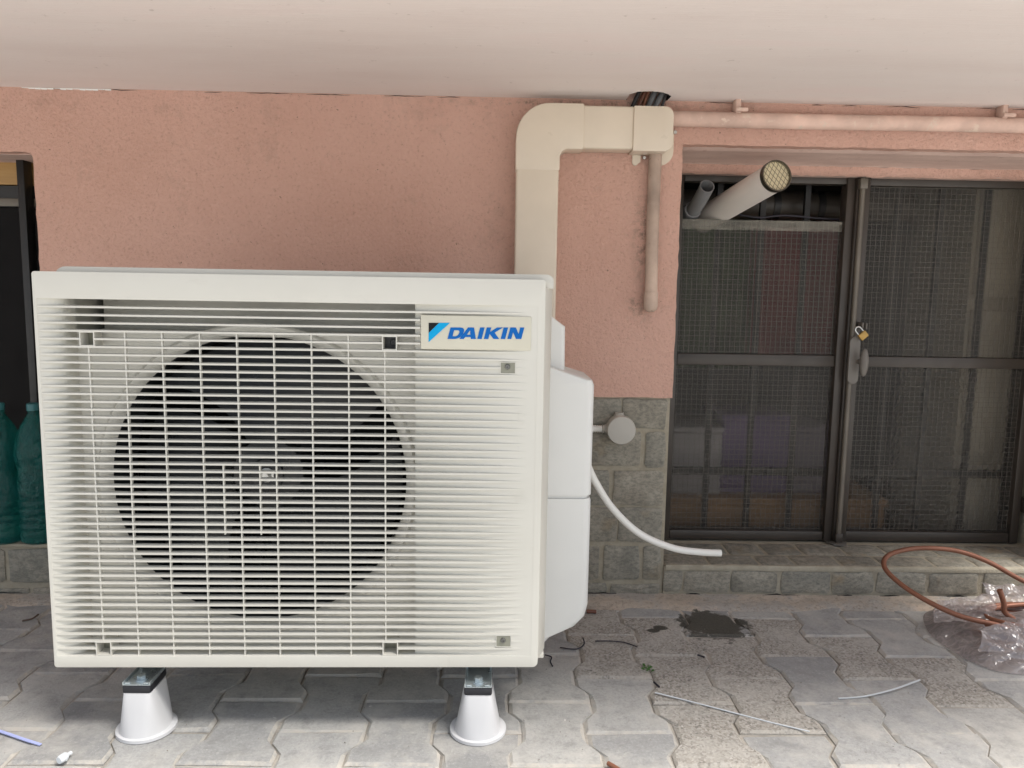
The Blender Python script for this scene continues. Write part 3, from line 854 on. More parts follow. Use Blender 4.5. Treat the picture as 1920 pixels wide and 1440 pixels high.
sbox('storage_box', 1357, 1480, 778, 885, 2.47, 'box_purple', 'purple box behind the lower left hammered pane', 'box', .22, bz)
sbox('storage_box', 1486, 1558, 800, 885, 2.47, 'box_lilac', 'lilac box behind the lower left pane, beside the meeting stile', 'box', .22, bz)
sbox('carton', 1262, 1352, 800, 890, 2.45, 'box_pale', 'pale carton behind the lower left pane at its left edge', 'box', .22, bz)
ca0, ca1 = atY(1840, 350, 2.42).x, atY(1960, 350, 2.42).x
cb = thing('cupboard', 'tall pale cupboard behind the right wired panes', 'cupboard', ((ca0 + ca1) / 2, 2.6, -.02))
box('carcass', ca0, ca0 + .5, 2.44, 2.8, -.0199, 1.25, 'cabinet_pale', cb)
for z0, z1 in ((0.0, .30), (.33, .80), (.84, 1.22)):
    d = box('door', ca0 + .01, ca0 + .49, 2.422, 2.4395, z0, z1, 'cabinet_pale', cb, bev=.004)
# old brown pipe lying behind the open strip above the cut pane
pz = atY(1500, 383, 2.40)
bp = thing('brown_pipe', 'thick dark brown pipe inside the open strip above the cut pane', 'pipe', (.9, 2.42, pz.z))
tube('pipe', [(.52, 2.46, pz.z), (1.30, 2.46, pz.z)], .046, 'brown_frame', bp, n=20)
for x in (.86, 1.0): tube('pipe_ring', [(x - .01, 2.46, pz.z), (x + .01, 2.46, pz.z)], .050, 'black_iron', bp, n=20)

# ---- left window
lw = bpy.data.objects.new('window', None); link(lw, house)
LY = 2.19
z_ = lambda py, Y=LY: atY(30, py, Y).z
box('wooden_head', -2.19, XL - .002, LY + .02, LY + .06, z_(345), z_(294), 'lintel_wood', lw, bev=.003)
box('frame_rail', -2.19, XL - .001, LY + .012, LY + .018, z_(386), z_(371), 'lock_rod', lw, bev=.002)
box('frame_head', -2.19, XL - .001, LY + .019, LY + .055, z_(387), z_(347), 'black_iron', lw)
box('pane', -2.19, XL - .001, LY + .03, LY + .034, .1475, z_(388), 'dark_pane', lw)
xb0, xb1 = atY(29, 300, LY - .03).x, atY(43, 300, LY - .03).x
box('stile', xb0, xb1, LY - .03, LY + .01, .1475, z_(293, LY - .03), 'black_iron', lw, bev=.002)
box('stile', XL - .03, XL - .0015, LY + .0185, LY + .05, .1475, z_(388), 'black_iron', lw, bev=.002)

# ------------------------------------------------------------------ bottles on the left sill
def bottle(px, rot, label):
    p = atZ(px, 1013, .147)
    t = thing('plastic_bottle', label, 'bottle', (p.x, p.y, .147), rot, 'plastic bottles on the left sill')
    pr = [(0, .006), (.02, .002), (.038, 0), (.045, .006), (.047, .02)]
    h = .03
    while h < .13: pr += [(.0475, h), (.0455, h + .006), (.0455, h + .010), (.0475, h + .016)]; h += .020
    pr += [(.047, .15), (.043, .185), (.0415, .195), (.043, .205), (.048, .23), (.0485, .25), (.044, .285), (.033, .315), (.019, .338), (.0135, .348), (.0135, .356)]
    ob = lathe('body', pr + [(0, .356)], (0, 0, 0), (0, 0, 1), 'green_pet', t, n=28, local=True, wob=lambda a, z: .05 * math.sin(3 * a + z * 30) * (1 if .12 < z < .3 else .25))
    lathe('cap', [(.0155, .3562), (.0155, .372), (.013, .3745), (0, .3745)], (0, 0, 0), (0, 0, 1), 'cap_blue', t, n=20, local=True)
bottle(77, .4, 'teal green plastic bottle on the left sill, the one touching the air conditioner outline')
bottle(13, 2.1, 'dented teal green plastic bottle on the left sill at the picture edge')

# ------------------------------------------------------------------ outdoor unit
U0 = Vector((-.8005, 1.344, .142)); UR = R(.9)
UW, UH = .887, .716
unit = thing('outdoor_unit', 'ivory air conditioner outdoor unit with slatted grille and blue logo badge', 'air conditioner', tuple(U0), UR)
UI = (Matrix.Translation(U0) @ Matrix.Rotation(UR, 4, 'Z')).inverted()
def U(px, py, d=0.):
    """pixel -> local x, z on the unit's plane at depth d behind the grille front"""
    o = UI @ CAM_P; r = UI.to_3x3() @ ray(px, py); t = (d - o.y) / r.y
    q = o + r * t; return q.x, q.z
def ub(name, x0, x1, y0, y1, z0, z1, mat, parent=unit, bev=0., seg=2): return box(name, x0, x1, y0, y1, z0, z1, mat, parent, local=True, bev=bev, seg=seg)
def ut(name, loops, d0, d1, mat, parent=unit, bev=0.): return plate(name, loops, d0, d1, mat, parent, local=True, bev=bev)
ZT = U(500, 566)[1]; ZBt = U(500, 1230)[1]
XI0, XI1 = U(112, 600)[0], U(779, 600, .02)[0]
# front panel: rim with bands, left curve, right ramp
V = []; Fc = []
def strip(profile, z0, z1):
    b = len(V)
    for (x, d) in profile: V.append((x, d, z0)); V.append((x, d, z1))
    for k in range(len(profile) - 1): Fc.append((b + 2 * k, b + 2 * k + 2, b + 2 * k + 3, b + 2 * k + 1))
def recess(profile):
    V.clear(); Fc.clear(); strip(profile, ZBt, ZT)
    mk('front_recess', list(V), list(Fc), 'ivory_plastic', unit, local=True, smooth=True, angle=50)
mid = [(.0055, .0), (.0075, .0022), (.018, .0045), (.030, .0075), (.040, .0115), (.046, .017), (.0495, .026), (.050, .0425)]
recess(mid)
xr = U(1004, 800)[0]
right = [(xr, 0.), (xr - .02, .0010), (xr - .10, .0062), (XI1 + .004, .0115), (XI1, .0135), (XI1, .0425)]
recess(right)
rim_out = arc(.005, .005, .005, 180, 270, 4) + arc(UW - .014, .010, .010, 270, 360, 4) + arc(UW - .009, UH - .005, .005, 0, 90, 4) + arc(.005, UH - .005, .005, 90, 180, 4)
rim_in = [(.0055, ZBt), (.0055, ZT), (xr, ZT), (xr, ZBt)]
ut('front_panel', [rim_out, rim_in], 0., .034, 'ivory_plastic', bev=.0012)
# flared side skirt of the front panel
q0 = [(UW - .004, .003, .012), (UW + .0125, .050, .012), (UW + .0125, .050, UH - .014), (UW - .004, .003, UH - .014)]
q1 = [(UW - .02, .003, .012), (UW - .02, .050, .012), (UW - .02, .050, UH - .014), (UW - .02, .003, UH - .014)]
hexa('side_skirt', q0, q1, 'ivory_plastic', unit, local=True, bev=.002)
# slats
NS = 47
pit = (ZT - ZBt) / NS
SX0, SX1 = .006, xr - .001
def slat(x0, x1, z):
    V = [(x0, .0008, z - .0017), (x0, .0008, z + .0015), (x0, .0118, z + .0026), (x0, .0118, z + .0006),
         (x1, .0008, z - .0017), (x1, .0008, z + .0015), (x1, .0118, z + .0026), (x1, .0118, z + .0006)]
    Fc = [(0, 1, 2, 3), (7, 6, 5, 4), (0, 4, 5, 1), (1, 5, 6, 2), (2, 6, 7, 3), (3, 7, 4, 0)]
    return mk('slat', V, Fc, 'ivory_plastic', unit, local=True)
nt_l = (U(148, 635)[0], U(176, 635)[0]); nt_r = (U(716, 640)[0], U(744, 640)[0])
nb_l = (U(179, 1215)[0], U(208, 1215)[0]); nb_r = (U(717, 1215)[0], U(746, 1215)[0])
pk1 = (U(938, 690)[0], U(967, 690)[0]); pk2 = (U(930, 1197)[0], U(959, 1197)[0])
zp1 = (U(950, 701)[1], U(950, 679)[1]); zp2 = (U(945, 1214)[1], U(945, 1192)[1])
bx0, bx1 = U(789, 620)[0], U(996, 620)[0]; bz0, bz1 = U(890, 656)[1], U(890, 592)[1]
for k in range(1, NS):
    z = ZT - pit * k
    gaps = []
    if k == 5: gaps += [nt_l, nt_r]
    if k == NS - 1: gaps += [nb_l, nb_r]
    if zp1[0] < z < zp1[1]: gaps.append(pk1)
    if zp2[0] < z < zp2[1]: gaps.append(pk2)
    if bz0 - .002 < z < bz1 + .002: gaps.append((bx0 - .001, bx1 + .001))
    x = SX0
    for a, b in sorted(gaps): slat(x, a, z); x = b
    slat(x, SX1, z)
# vertical ribs
zrt = ZT - pit * 4; zr5 = ZT - pit * 6
for i, px in enumerate((170, 238, 307, 377, 446, 515, 585, 654, 722)):
    x = U(px, 700, .006)[0]
    # ribs lean apart only by perspective: vertical in the unit
    zt_ = zr5 if i in (0, 8) else zrt
    zb_ = ZBt + (pit * 2 if i in (0, 8) else 0)
    ub('rib', x - .0011, x + .0011, .0030, .0100, zb_, zt_, 'ivory_plastic')
for px in (421, 489):
    x = U(px, 930, .006)[0]; ub('rib', x - .0011, x + .0011, .0030, .0100, U(490, 1004)[1], U(490, 872)[1], 'ivory_plastic')
# clip pockets
def pocket(x0, x1, z0, z1, dark=False):
    p = ut('clip_pocket', [[(x0, z0), (x1, z0), (x1, z1), (x0, z1)], [(x0 + .0018, z0 + .0014), (x0 + .0018, z1 - .0014), (x1 - .0018, z1 - .0014), (x1 - .0018, z0 + .0014)]], .001, .030, 'ivory_plastic')
    ub('clip_floor', x0 + .0016, x1 - .0016, .0285, .031, z0 + .001, z1 - .001, 'black_plastic' if dark else 'pocket_grey', p)
    if dark: screw('screw', ((x0 + x1) / 2 + .004, .0284, (z0 + z1) / 2), (0, -1, 0), .006, p, 'black_plastic', True)
zA, zB = ZT - pit * 6 + .0014, ZT - pit * 4 - .0014
pocket(*nt_l, zA, zB); pocket(*nt_r, zA, zB, True)
zA, zB = ZBt + .0005, ZBt + pit * 2 - .0014
pocket(*nb_l, zA, zB); pocket(*nb_r, zA, zB)
for (x0, x1), (z0, z1) in ((pk1, zp1), (pk2, zp2)):
    ut('screw_pocket', [[(x0, z0), (x1, z0), (x1, z1), (x0, z1)], [(x0 + .001, z0 + .001), (x0 + .001, z1 - .001), (x1 - .001, z1 - .001), (x1 - .001, z0 + .001)]], .0012, .016, 'ivory_plastic')
    pf = ub('pocket_floor', x0 + .0008, x1 - .0008, .0022, .016, z0 + .0008, z1 - .0008, 'pocket_grey')
    screw('screw', ((x0 + x1) / 2 - .001, .0021, (z0 + z1) / 2 + .002), (0, -1, 0), .0048, pf, 'dull_screw', True)
# badge with emblem and lettering
badge = ub('badge', bx0, bx1, -.0012, .022, bz0, bz1, 'badge_plastic', bev=.0015)
def zp(zx, zy): return U(560 + zx / 3.2, 460 + zy / 3.2, -.002)
def sheet(name, loops, mat):
    return ut(name, loops, -.0022, -.0013, mat, badge)
sheet('emblem', [[zp(780, 526), zp(843, 465), zp(908, 465), zp(780, 581)]], 'logo_cyan')
sheet('emblem', [[zp(780, 525), zp(780, 465), zp(842, 465)]], 'logo_black')
HT, HB = 493, 562                   # letter top and bottom in the zoomed crop
def L(pts, x): return [zp(x + u + (1 - v) * 18, HT + (HB - HT) * v) for u, v in pts]   # slanted like italics; u in crop px, v 0 (top) - 1
dn = [(0, 0), (60, 0), (72, .03), (81, .10), (86, .22), (87, .38), (84, .60), (77, .80), (64, .93), (46, 1), (0, 1)]
di = [(26, .24), (26, .77), (44, .77), (54, .70), (60, .56), (61, .40), (57, .28), (48, .24)]
tx = {}
sheet('letter', [L(dn, 893), L(di, 893)], 'logo_blue')
sheet('letter', [L([(0, 1), (34, 0), (70, 0), (99, 1), (69, 1), (64, .83), (33, .83), (26, 1)], 964), L([(38, .63), (59, .63), (51, .24)], 964)], 'logo_blue')
sheet('letter', [L([(0, 0), (27, 0), (27, 1), (0, 1)], 1071)], 'logo_blue')
sheet('letter', [L([(0, 0), (27, 0), (27, .38), (62, 0), (97, 0), (55, .45), (92, 1), (58, 1), (27, .56), (27, 1), (0, 1)], 1111)], 'logo_blue')
sheet('letter', [L([(0, 0), (27, 0), (27, 1), (0, 1)], 1212)], 'logo_blue')
sheet('letter', [L([(0, 0), (34, 0), (60, .58), (60, 0), (84, 0), (84, 1), (52, 1), (24, .42), (24, 1), (0, 1)], 1252)], 'logo_blue')
# fan board with round opening, bell mouth, fan
fcx, fcz = U(489, 900, .05); FR = .274
cir = [(fcx + FR * math.cos(2 * math.pi * k / 72), fcz + FR * math.sin(2 * math.pi * k / 72)) for k in range(72)]
ztb = ZT - pit * 4
ut('fan_board', [[(.046, .012), (XI1 + .012, .012), (XI1 + .012, ztb - .008), (.046, ztb - .008)], cir], .042, .046, 'fan_board')
lathe('bell_mouth', [(FR + .017, .0), (FR + .016, -.004), (FR + .012, -.007), (FR + .006, -.006), (FR - .002, .002), (FR - .0055, .010), (FR - .0035, .0105), (FR - .001, .004)], (fcx, .0415, fcz), (0, 1, 0), 'fan_board', unit, n=80, local=True)
lathe('fan_shroud', [(FR - .0052, .0108), (FR - .006, .016), (FR - .006, .11), (FR - .001, .11), (FR - .001, .0108), (FR - .0052, .0108)], (fcx, .0415, fcz), (0, 1, 0), 'black_plastic', unit, n=80, local=True)
ub('top_shelf', .046, XI1 + .012, .040, .1495, ztb - .0078, ztb - .004, 'fan_board')
ub('recess_back', .046, XI1 + .012, .150, .155, ztb - .0038, ZT + .02, 'fan_board')
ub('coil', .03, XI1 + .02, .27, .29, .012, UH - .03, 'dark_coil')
fan = bpy.data.objects.new('fan', None); link(fan, unit)
lathe('hub', [(0, .055), (.030, .055), (.032, .060), (.040, .062), (.066, .066), (.072, .074), (.074, .13), (0, .13)], (fcx, .035, fcz), (0, 1, 0), 'black_plastic', fan, n=40, local=True)
lathe('fan_bolt', [(0, -.012), (.007, -.012), (.0105, -.008), (.0105, 0), (.014, 0.001), (.014, .004), (0, .004)], (fcx, .086, fcz), (0, 1, 0), 'screw_steel', fan, n=12, local=True)
for b in range(3):
    V = []; Fc = []; NA, NR = 18, 8
    for s in (0, 1):
        for i in range(NA + 1):
            for j in range(NR + 1):
                r = .068 + (FR - .018 - .068) * j / NR
                w = 92 + 12 * j / NR
                a = R(120 * b + 20 + 14 * (j / NR) ** 1.5 + w * i / NA)
                d = .155 - .085 * (i / NA) + .02 * (j / NR) + (.0025 if s else 0)
                V.append((fcx + r * math.cos(a), d, fcz + r * math.sin(a)))
    M_ = (NA + 1) * (NR + 1)
    for s in (0, 1):
        for i in range(NA):
            for j in range(NR):
                a = s * M_ + i * (NR + 1) + j; Fc.append((a, a + 1, a + NR + 2, a + NR + 1))
    mk('fan_blade', V, Fc, 'black_plastic', fan, local=True, smooth=True, angle=60)
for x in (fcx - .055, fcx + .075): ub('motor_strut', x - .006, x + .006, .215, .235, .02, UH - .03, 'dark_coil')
# casing: shell behind the front panel
CX0, CX1 = .024, UW + .012
CT = UH + .0095
shell = [(CX0, .0), (CX1, .0), (CX1, .012), (CX0, .012)]
ub('side_panel', CX0, CX0 + .004, .0345, .335, .012, CT - .02, 'ivory_plastic')
ub('side_panel', CX1 - .004, CX1, .0502, .335, .012, CT - .026, 'ivory_plastic', bev=.001)
ub('rear_panel', CX0 + .0045, CX1 - .0045, .331, .3345, .012, CT - .03, 'ivory_plastic')
ub('base_pan', CX0 + .002, CX1 - .002, .0345, .333, .0, .0115, 'ivory_plastic', bev=.002)
ut('top_cover', [arc(CX0 + .02, CT - .02, .02, 180, 90, 6) [::1] + arc(CX1 - .012, CT - .012, .012, 90, 0, 5) + [(CX1, CT - .025), (CX0, CT - .025)]], .026, .338, 'ivory_plastic', bev=.003)
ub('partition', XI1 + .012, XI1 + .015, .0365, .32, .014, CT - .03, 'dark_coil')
# valve covers on the right flank
def cover(name, prof, y0, y1, x0, mat='cover_plastic', r=.018, n=6):
    """profile: (z, x reach); front right corner rounded"""
    V = []; Fc = []; m = n + 4
    for (z, x) in prof:
        rr = min(r, max(.002, (x - x0) * .8))
        row = [(x0, y0)] + [(x - rr + rr * math.sin(R(90 * k / n)), y0 + rr - rr * math.cos(R(90 * k / n))) for k in range(n + 1)] + [(x, y1), (x0, y1)]
        V += [(a, b, z) for a, b in row]
    m = n + 4
    for i in range(len(prof) - 1):
        for k in range(m): Fc.append((i * m + k, i * m + (k + 1) % m, (i + 1) * m + (k + 1) % m, (i + 1) * m + k))
    Fc.append(tuple(range(m))); Fc.append(tuple((len(prof) - 1) * m + k for k in range(m)))
    return mk(name, V, Fc, mat, unit, local=True, smooth=True, angle=38)
DY = .15
ux = lambda px, py, d=DY + .018: U(px, py, d)[0]
uz = lambda px, py, d=DY + .018: U(px, py, d)[1]
X1 = ux(1112, 780)
cover('valve_cover', [(uz(1070, 925), X1), (uz(1112, 722), X1), (uz(1112, 712), X1 - .004), (uz(1043, 688), CX1 + .012), (uz(1040, 684), CX1 + .004)], DY, .31, CX1 + .0005)
zl = uz(1070, 931)
cover('valve_cover', [(uz(1036, 1203), CX1 + .003), (uz(1055, 1190), CX1 + .022), (uz(1085, 1170), X1 - .026), (uz(1098, 1152), X1 - .006), (uz(1105, 1130), X1), (zl - .006, X1), (zl, X1 - .002)], DY, .31, CX1 + .0005)
cover('valve_cover', [(zl + .0002, X1 - .005), (uz(1070, 925) - .0002, X1 - .005)], DY + .004, .308, CX1 + .0008)
cover('pipe_cover', [(uz(1058, 692, DY + .05) - .006, ux(1059, 660, DY + .05)), (uz(1058, 612, DY + .05), ux(1059, 612, DY + .05)), (uz(1043, 588, DY + .05), CX1 + .004)], DY + .035, .315, CX1 + .0004, r=.01)

# ------------------------------------------------------------------ floor stands
def stand(px, label):
    p = atZ(px, 1371, 0); p = Vector((p.x, 1.385, 0))
    t = thing('floor_stand', label, 'stand', (p.x, p.y, 0), UR * 0, 'white feet and rails under the air conditioner')
    zt = .098
    for yy in (0., .30):
        # white hollow cone: round flange, body blending to a rounded rectangle
        N = 36; V = []; Fc = []
        lv = [(.0, .054, .054, 2), (.006, .054, .054, 2), (.0075, .052, .052, 2), (.0078, .0445, .050, 2.2), (.012, .0425, .049, 2.4), (.05, .0345, .043, 3.5), (zt - .012, .0275, .038, 6), (zt - .0095, .0268, .0373, 6)]
        for (z, a, b, e) in lv:
            for k in range(N):
                th = 2 * math.pi * k / N; c, s = math.cos(th), math.sin(th)
                V.append((math.copysign(abs(c) ** (2 / e), c) * a, yy + math.copysign(abs(s) ** (2 / e), s) * b, z + .0005))
        for i in range(len(lv) - 1):
            for k in range(N): Fc.append((i * N + k, i * N + (k + 1) % N, (i + 1) * N + (k + 1) % N, (i + 1) * N + k))
        Fc.append(tuple(range(N))); Fc.append(tuple((len(lv) - 1) * N + k for k in range(N)))
        ft = mk('foot', V, Fc, 'white_plastic', t, local=True, smooth=True, angle=35)
        box('rubber_pad', -.0262, .0262, yy - .0355, yy + .0355, zt - .0092, zt + .006, 'black_rubber', t, local=True, bev=.0035)
        lathe('hex_bolt', [(0, 0), (.0085, 0), (.0085, .0065), (.006, .0075), (0, .0075)], (0, yy - .012, zt + .0092), (0, 0, 1), 'zinc_steel', t, n=6, local=True, angle=20)
        lathe('washer', [(0, 0), (.012, 0), (.012, .0014), (0, .0014)], (0, yy - .012, zt + .0078), (0, 0, 1), 'zinc_steel', t, n=20, local=True)
    # zinc rail: folded C section, its front end cut down to a flat tongue with low lips
    def rail(name, pr, y0, y1):
        n = len(pr); P_, T_ = poly_fill([pr])
        V = [(x, y0, zt + z) for x, z in pr] + [(x, y1, zt + z) for x, z in pr]
        Fc = list(T_) + [tuple(n + k for k in reversed(q)) for q in T_] + [(k, (k + 1) % n, n + (k + 1) % n, n + k) for k in range(n)]
        mk(name, V, Fc, 'zinc_steel', t, local=True)
    rail('rail', [(-.024, .0062), (.024, .0062), (.024, .030), (.0105, .030), (.0105, .0275), (.0215, .0275), (.0215, .0077), (-.0215, .0077), (-.0215, .0275), (-.0105, .0275), (-.0105, .030), (-.024, .030)], .035, .345)
    rail('rail_tongue', [(-.0255, .0062), (.0255, .0062), (.0255, .0125), (.0235, .0125), (.0225, .0077), (-.0225, .0077), (-.0235, .0125), (-.0255, .0125)], -.034, .0348)
    for sx in (-1, 1): box('rail_lug', sx * .017 - .005, sx * .017 + .005, -.033, -.029, zt + .0078, zt + .011, 'zinc_steel', t, local=True, bev=.001)
    for yy in (.07, .28):
        box('unit_foot', -.03, .03, yy - .02, yy + .02, zt + .0302, .1425, 'black_rubber', t, local=True, bev=.002)
stand(271, 'white cone foot and zinc rail under the left end of the air conditioner')
stand(896, 'white cone foot and zinc rail under the right end of the air conditioner')

# ------------------------------------------------------------------ trunking on the wall
duct = thing('pipe_duct', 'cream plastic pipe duct rising behind the air conditioner and turning right', 'pipe duct', (.094, 2.01, .70))
DF, DB = 1.972, 2.0385
dx0, dx1, dz0, dz1 = .0375, .1485, 1.190, 1.3015
box('vertical_channel', dx0 + .002, dx1 - .002, DF + .002, DB, .60, 1.150, 'duct_plastic', duct, bev=.006, seg=3)
el = [(dx0, 1.137), (dx1, 1.137)] + [(dx1 + .018 - .018 * math.cos(R(a)), dz0 - .018 - .0 + .018 * math.sin(R(a))) for a in (0, 30, 60, 90)] + [(.2065, dz0), (.2065, dz1)] + [(dx0 + .085 - .085 * math.sin(R(a)), dz1 - .085 + .085 * math.cos(R(a))) for a in range(0, 91, 9)]
plate('elbow', [el], DF, DB - .0002, 'duct_plastic', duct, bev=.005)
box('horizontal_channel', .200, .333, DF + .003, DB - .0004, dz0 + .003, dz1 - .004, 'duct_plastic', duct, bev=.006, seg=3)
V = []; Fc = []
ec = [(.3305, dz0 - .001), (.405, dz0 - .001)] + arc(.407, dz0 + .021, .022, 275, 360, 6) + arc(.407, dz1 - .026, .022, 0, 85, 6) + [(.405, dz1 - .004), (.3305, dz1 - .004)]
plate('end_cap', [ec], DF - .0015, DB - .0006, 'duct_plastic', duct, bev=.005)
fl = [(.40, 1.252), (.4455, 1.252), (.4455, 1.20)] + [(.4095 + .036 * math.cos(R(a)), 1.20 + .036 * math.sin(R(a))) for a in range(0, -91, -15)] + [(.40, 1.164)]
plate('wall_flange', [fl], 2.0345, 2.0395, 'duct_plastic', duct)
tb = [(.340, 1.1905), (.340, 1.172)] + [(.348 + .008 * math.cos(R(a)), 1.171 + .008 * math.sin(R(a))) for a in (200, 250, 290, 340)] + [(.361, 1.172), (.361, 1.1905)]
plate('fixing_tab', [tb], 2.0345, 2.0395, 'duct_plastic', duct)
for px, py in ((1266, 248), (1208, 296)):
    s_ = atY(px, py, 2.034); screw('screw', (s_.x, 2.0346, s_.z), (0, -1, 0), .0048, duct)
cb_ = thing('cable_bundle', 'dark pipes and cables coming through the ragged ceiling hole above the duct end', 'cables', (.40, 2.0, 1.29))
for px, mt, rr in ((1192, 'dark_cable', .006), (1203, 'brown_wire', .006), (1211, 'copper', .005), (1222, 'grey_cable', .0085), (1236, 'grey_cable', .0085), (1246, 'dark_cable', .005)):
    a = atZ(px, 186, ZC); lean = random.uniform(.25, .6)
    tube('cable', [(a.x - .042 * lean, a.y + .008, 1.285), (a.x - .017 * lean, a.y + .004, 1.31), (a.x + .02 * lean, a.y + .002, ZC + .02), (a.x + .06 * lean, a.y + .004, ZC + .09)], rr * .85, mt, cb_, n=10)

# old capped conduit below the duct end
a, b = atY(1229, 290, 2.022), atY(1219, 578, 2.022)
oc = thing('old_conduit', 'short flaking brownish capped pipe hanging below the duct end', 'pipe', (b.x, 2.03, b.z))
tube('pipe', spline([(a.x, 2.022, a.z + .02), (a.x - .0005, 2.022, (a.z + b.z) / 2), (b.x + .001, 2.022, b.z + .035)], 6), .0165, 'old_paint', oc, n=20)
lathe('cap', [(.0178, .042), (.0185, .040), (.0188, .006), (.016, -.004), (.009, -.009), (0, -.010)], (b.x + .0005, 2.021, b.z), (0, 0, 1), 'old_paint', oc, n=20)

# painted pipe under the balcony
a, b = atY(1262, 226, 2.018), atY(1920, 232, 2.018)
zp_ = (a.z + b.z) / 2
pp = thing('painted_pipe', 'cream pink painted pipe running along the wall under the balcony', 'pipe', (1.0, 2.03, zp_))
tube('pipe', spline([(.432, 2.020, zp_), (.8, 2.019, zp_ - .001), (1.2, 2.020, zp_ + .001), (1.7, 2.019, zp_), (2.4, 2.02, zp_)], 8), .0192, 'painted_pipe_pink', pp, n=18)
for px in (1383, 1882):
    c = atY(px, 200, 2.018)
    box('bracket_stem', c.x - .008, c.x + .006, 2.006, 2.0385, zp_ + .014, ZC + .003, 'painted_pipe_pink', pp, bev=.003)
    box('bracket_ear', c.x - .010, c.x + .022, 1.997, 2.006, zp_ + .017, zp_ + .027, 'painted_pipe_pink', pp, bev=.003)

# ------------------------------------------------------------------ vent pipes through the window gap
a, b = atY(1352, 392, 2.30), atY(1457, 329, 2.005)
vp = thing('vent_pipe', 'white flue pipe with wire mesh mouth poking out of the window gap', 'vent pipe', tuple(a))
ax = (b - a).normalized(); Lp = (b - a).length
lathe('pipe', [(0, -.12), (.0385, -.12), (.0385, Lp - .012), (.0360, Lp - .012), (.0360, Lp - .08), (0, Lp - .08)], a, ax, 'pvc_cream', vp, n=32)
lathe('inner_grille', [(.0375, Lp - .007), (0, Lp - .007)], a, ax, 'vent_inner', vp, n=32)
lathe('collar', [(.0392, Lp - .016), (.0408, Lp - .014), (.0408, Lp + .001), (.0378, Lp + .001), (.0378, Lp - .016), (.0392, Lp - .016)], a, ax, 'vent_ring', vp, n=32)
u_ = ax.orthogonal().normalized(); w_ = ax.cross(u_)
V = []; Fc = []
for fam in range(2):
    d1 = (u_ * math.cos(R(20 + 70 * fam)) + w_ * math.sin(R(20 + 70 * fam))); d2 = ax.cross(d1)
    for k in range(-3, 4):
        o = k * .0108 + .003; h = math.sqrt(max(0, .0375 ** 2 - o * o))
        if h < .004: continue
        c = a + ax * (Lp - .003 + .001 * fam)
        v, f_ = tube_geo([c + d2 * o - d1 * h, c + d2 * o + d1 * h], .0008, 5)
        b0 = len(V); V += v; Fc += [tuple(b0 + q for q in ff) for ff in f_]
wm_ = mk('wire_mesh', V, Fc, 'mesh_wire', vp); wm_['kind'] = 'stuff'
g0, g1 = atY(1304, 390, 2.27), atY(1326, 349, 2.17)
gp = thing('drain_elbow', 'grey plastic pipe elbow with open mouth in the window gap', 'pipe', tuple(g0))
path = spline([g0 + Vector((-.01, .12, -.005)), g0 + Vector((-.004, .045, -.008)), g0 + (g1 - g0) * .25, g1], 8)
V, Fc = tube_geo(path, .0205, 20, hollow=1)
V2, F2 = tube_geo(path, .0183, 20, hollow=1)
b0 = len(V); nn_ = len(path)
Fc += [tuple(b0 + q for q in reversed(f_)) for f_ in F2] + [((nn_ - 1) * 20 + k, (nn_ - 1) * 20 + (k + 1) % 20, b0 + (nn_ - 1) * 20 + (k + 1) % 20, b0 + (nn_ - 1) * 20 + k) for k in range(20)]
mk('pipe', V + V2, Fc, 'pvc_grey', gp, smooth=True, angle=50)
pa = path[10]; pd = (path[14] - path[8]).normalized()
lathe('socket', [(.0206, -.02), (.0255, -.02), (.0268, -.014), (.0258, .008), (.0248, .010), (.0206, .010)], pa, pd, 'pvc_grey', gp, n=24)
# loose black cable in the gap
tube_pts = [atY(1375, 400, 2.31), atY(1420, 408, 2.29), atY(1470, 404, 2.29), atY(1530, 409, 2.30), atY(1580, 412, 2.31)]
tag(tube('loose_cable', spline(tube_pts, 6), .003, 'black_wire'), 'thin black cable lying on the cut edge of the upper left pane', 'cable')

# ------------------------------------------------------------------ junction box, conduit, drain hose
j = atY(1166, 808, 1.995)
jb = thing('junction_box', 'round grey electrical junction box on the stone plinth', 'junction box', (j.x, 2.035, j.z))
lathe('base', [(.034, -.006), (.0365, .0), (.0365, .022), (0, .022)], (j.x, 2.042, j.z), (0, -1, 0), 'box_grey', jb, n=36)
lathe('cover', [(.0365, .0222), (.0382, .0226), (.0382, .040), (.0365, .0435), (.030, .0445), (0, .0450)], (j.x, 2.042, j.z), (0, -1, 0), 'box_grey', jb, n=40)
lathe('gland', [(.012, 0), (.0125, .006), (.010, .007), (.0125, .012), (.009, .014), (0, .014)], (j.x - .035, 2.028, j.z - .001), (-1, 0, .0), 'box_grey', jb, n=18)
lathe('gland', [(.013, 0), (.0135, .004), (.011, .006), (.012, .010), (0, .011)], (j.x - .003, 2.028, j.z + .034), (0, 0, 1), 'box_grey', jb, n=18)
cpath = spline([(j.x - .043, 2.028, j.z - .001), (j.x - .08, 2.02, j.z + .0), (j.x - .13, 1.93, j.z + .01), (j.x - .16, 1.80, j.z + .0), (j.x - .18, 1.675, j.z - .01)], 22)
tag(tube('corrugated_conduit', cpath, lambda t: .0092 + .0011 * math.sin(t * 88 * 2.2), 'white_hose', n=12), 'white corrugated conduit between junction box and air conditioner cover', 'conduit')
hpts = [(1085, 830, 1.67), (1100, 868, 1.68), (1117, 905, 1.70), (1150, 955, 1.73), (1200, 1001, 1.76), (1260, 1027, 1.78), (1310, 1035, 1.79), (1352, 1037, 1.79)]
hp3 = spline([atY(*q) for q in hpts], 14)
V, Fc = tube_geo(hp3, .0084, 16, hollow=1); V2, F2 = tube_geo(hp3, .0066, 16, hollow=1); b0 = len(V); nn_ = len(hp3)
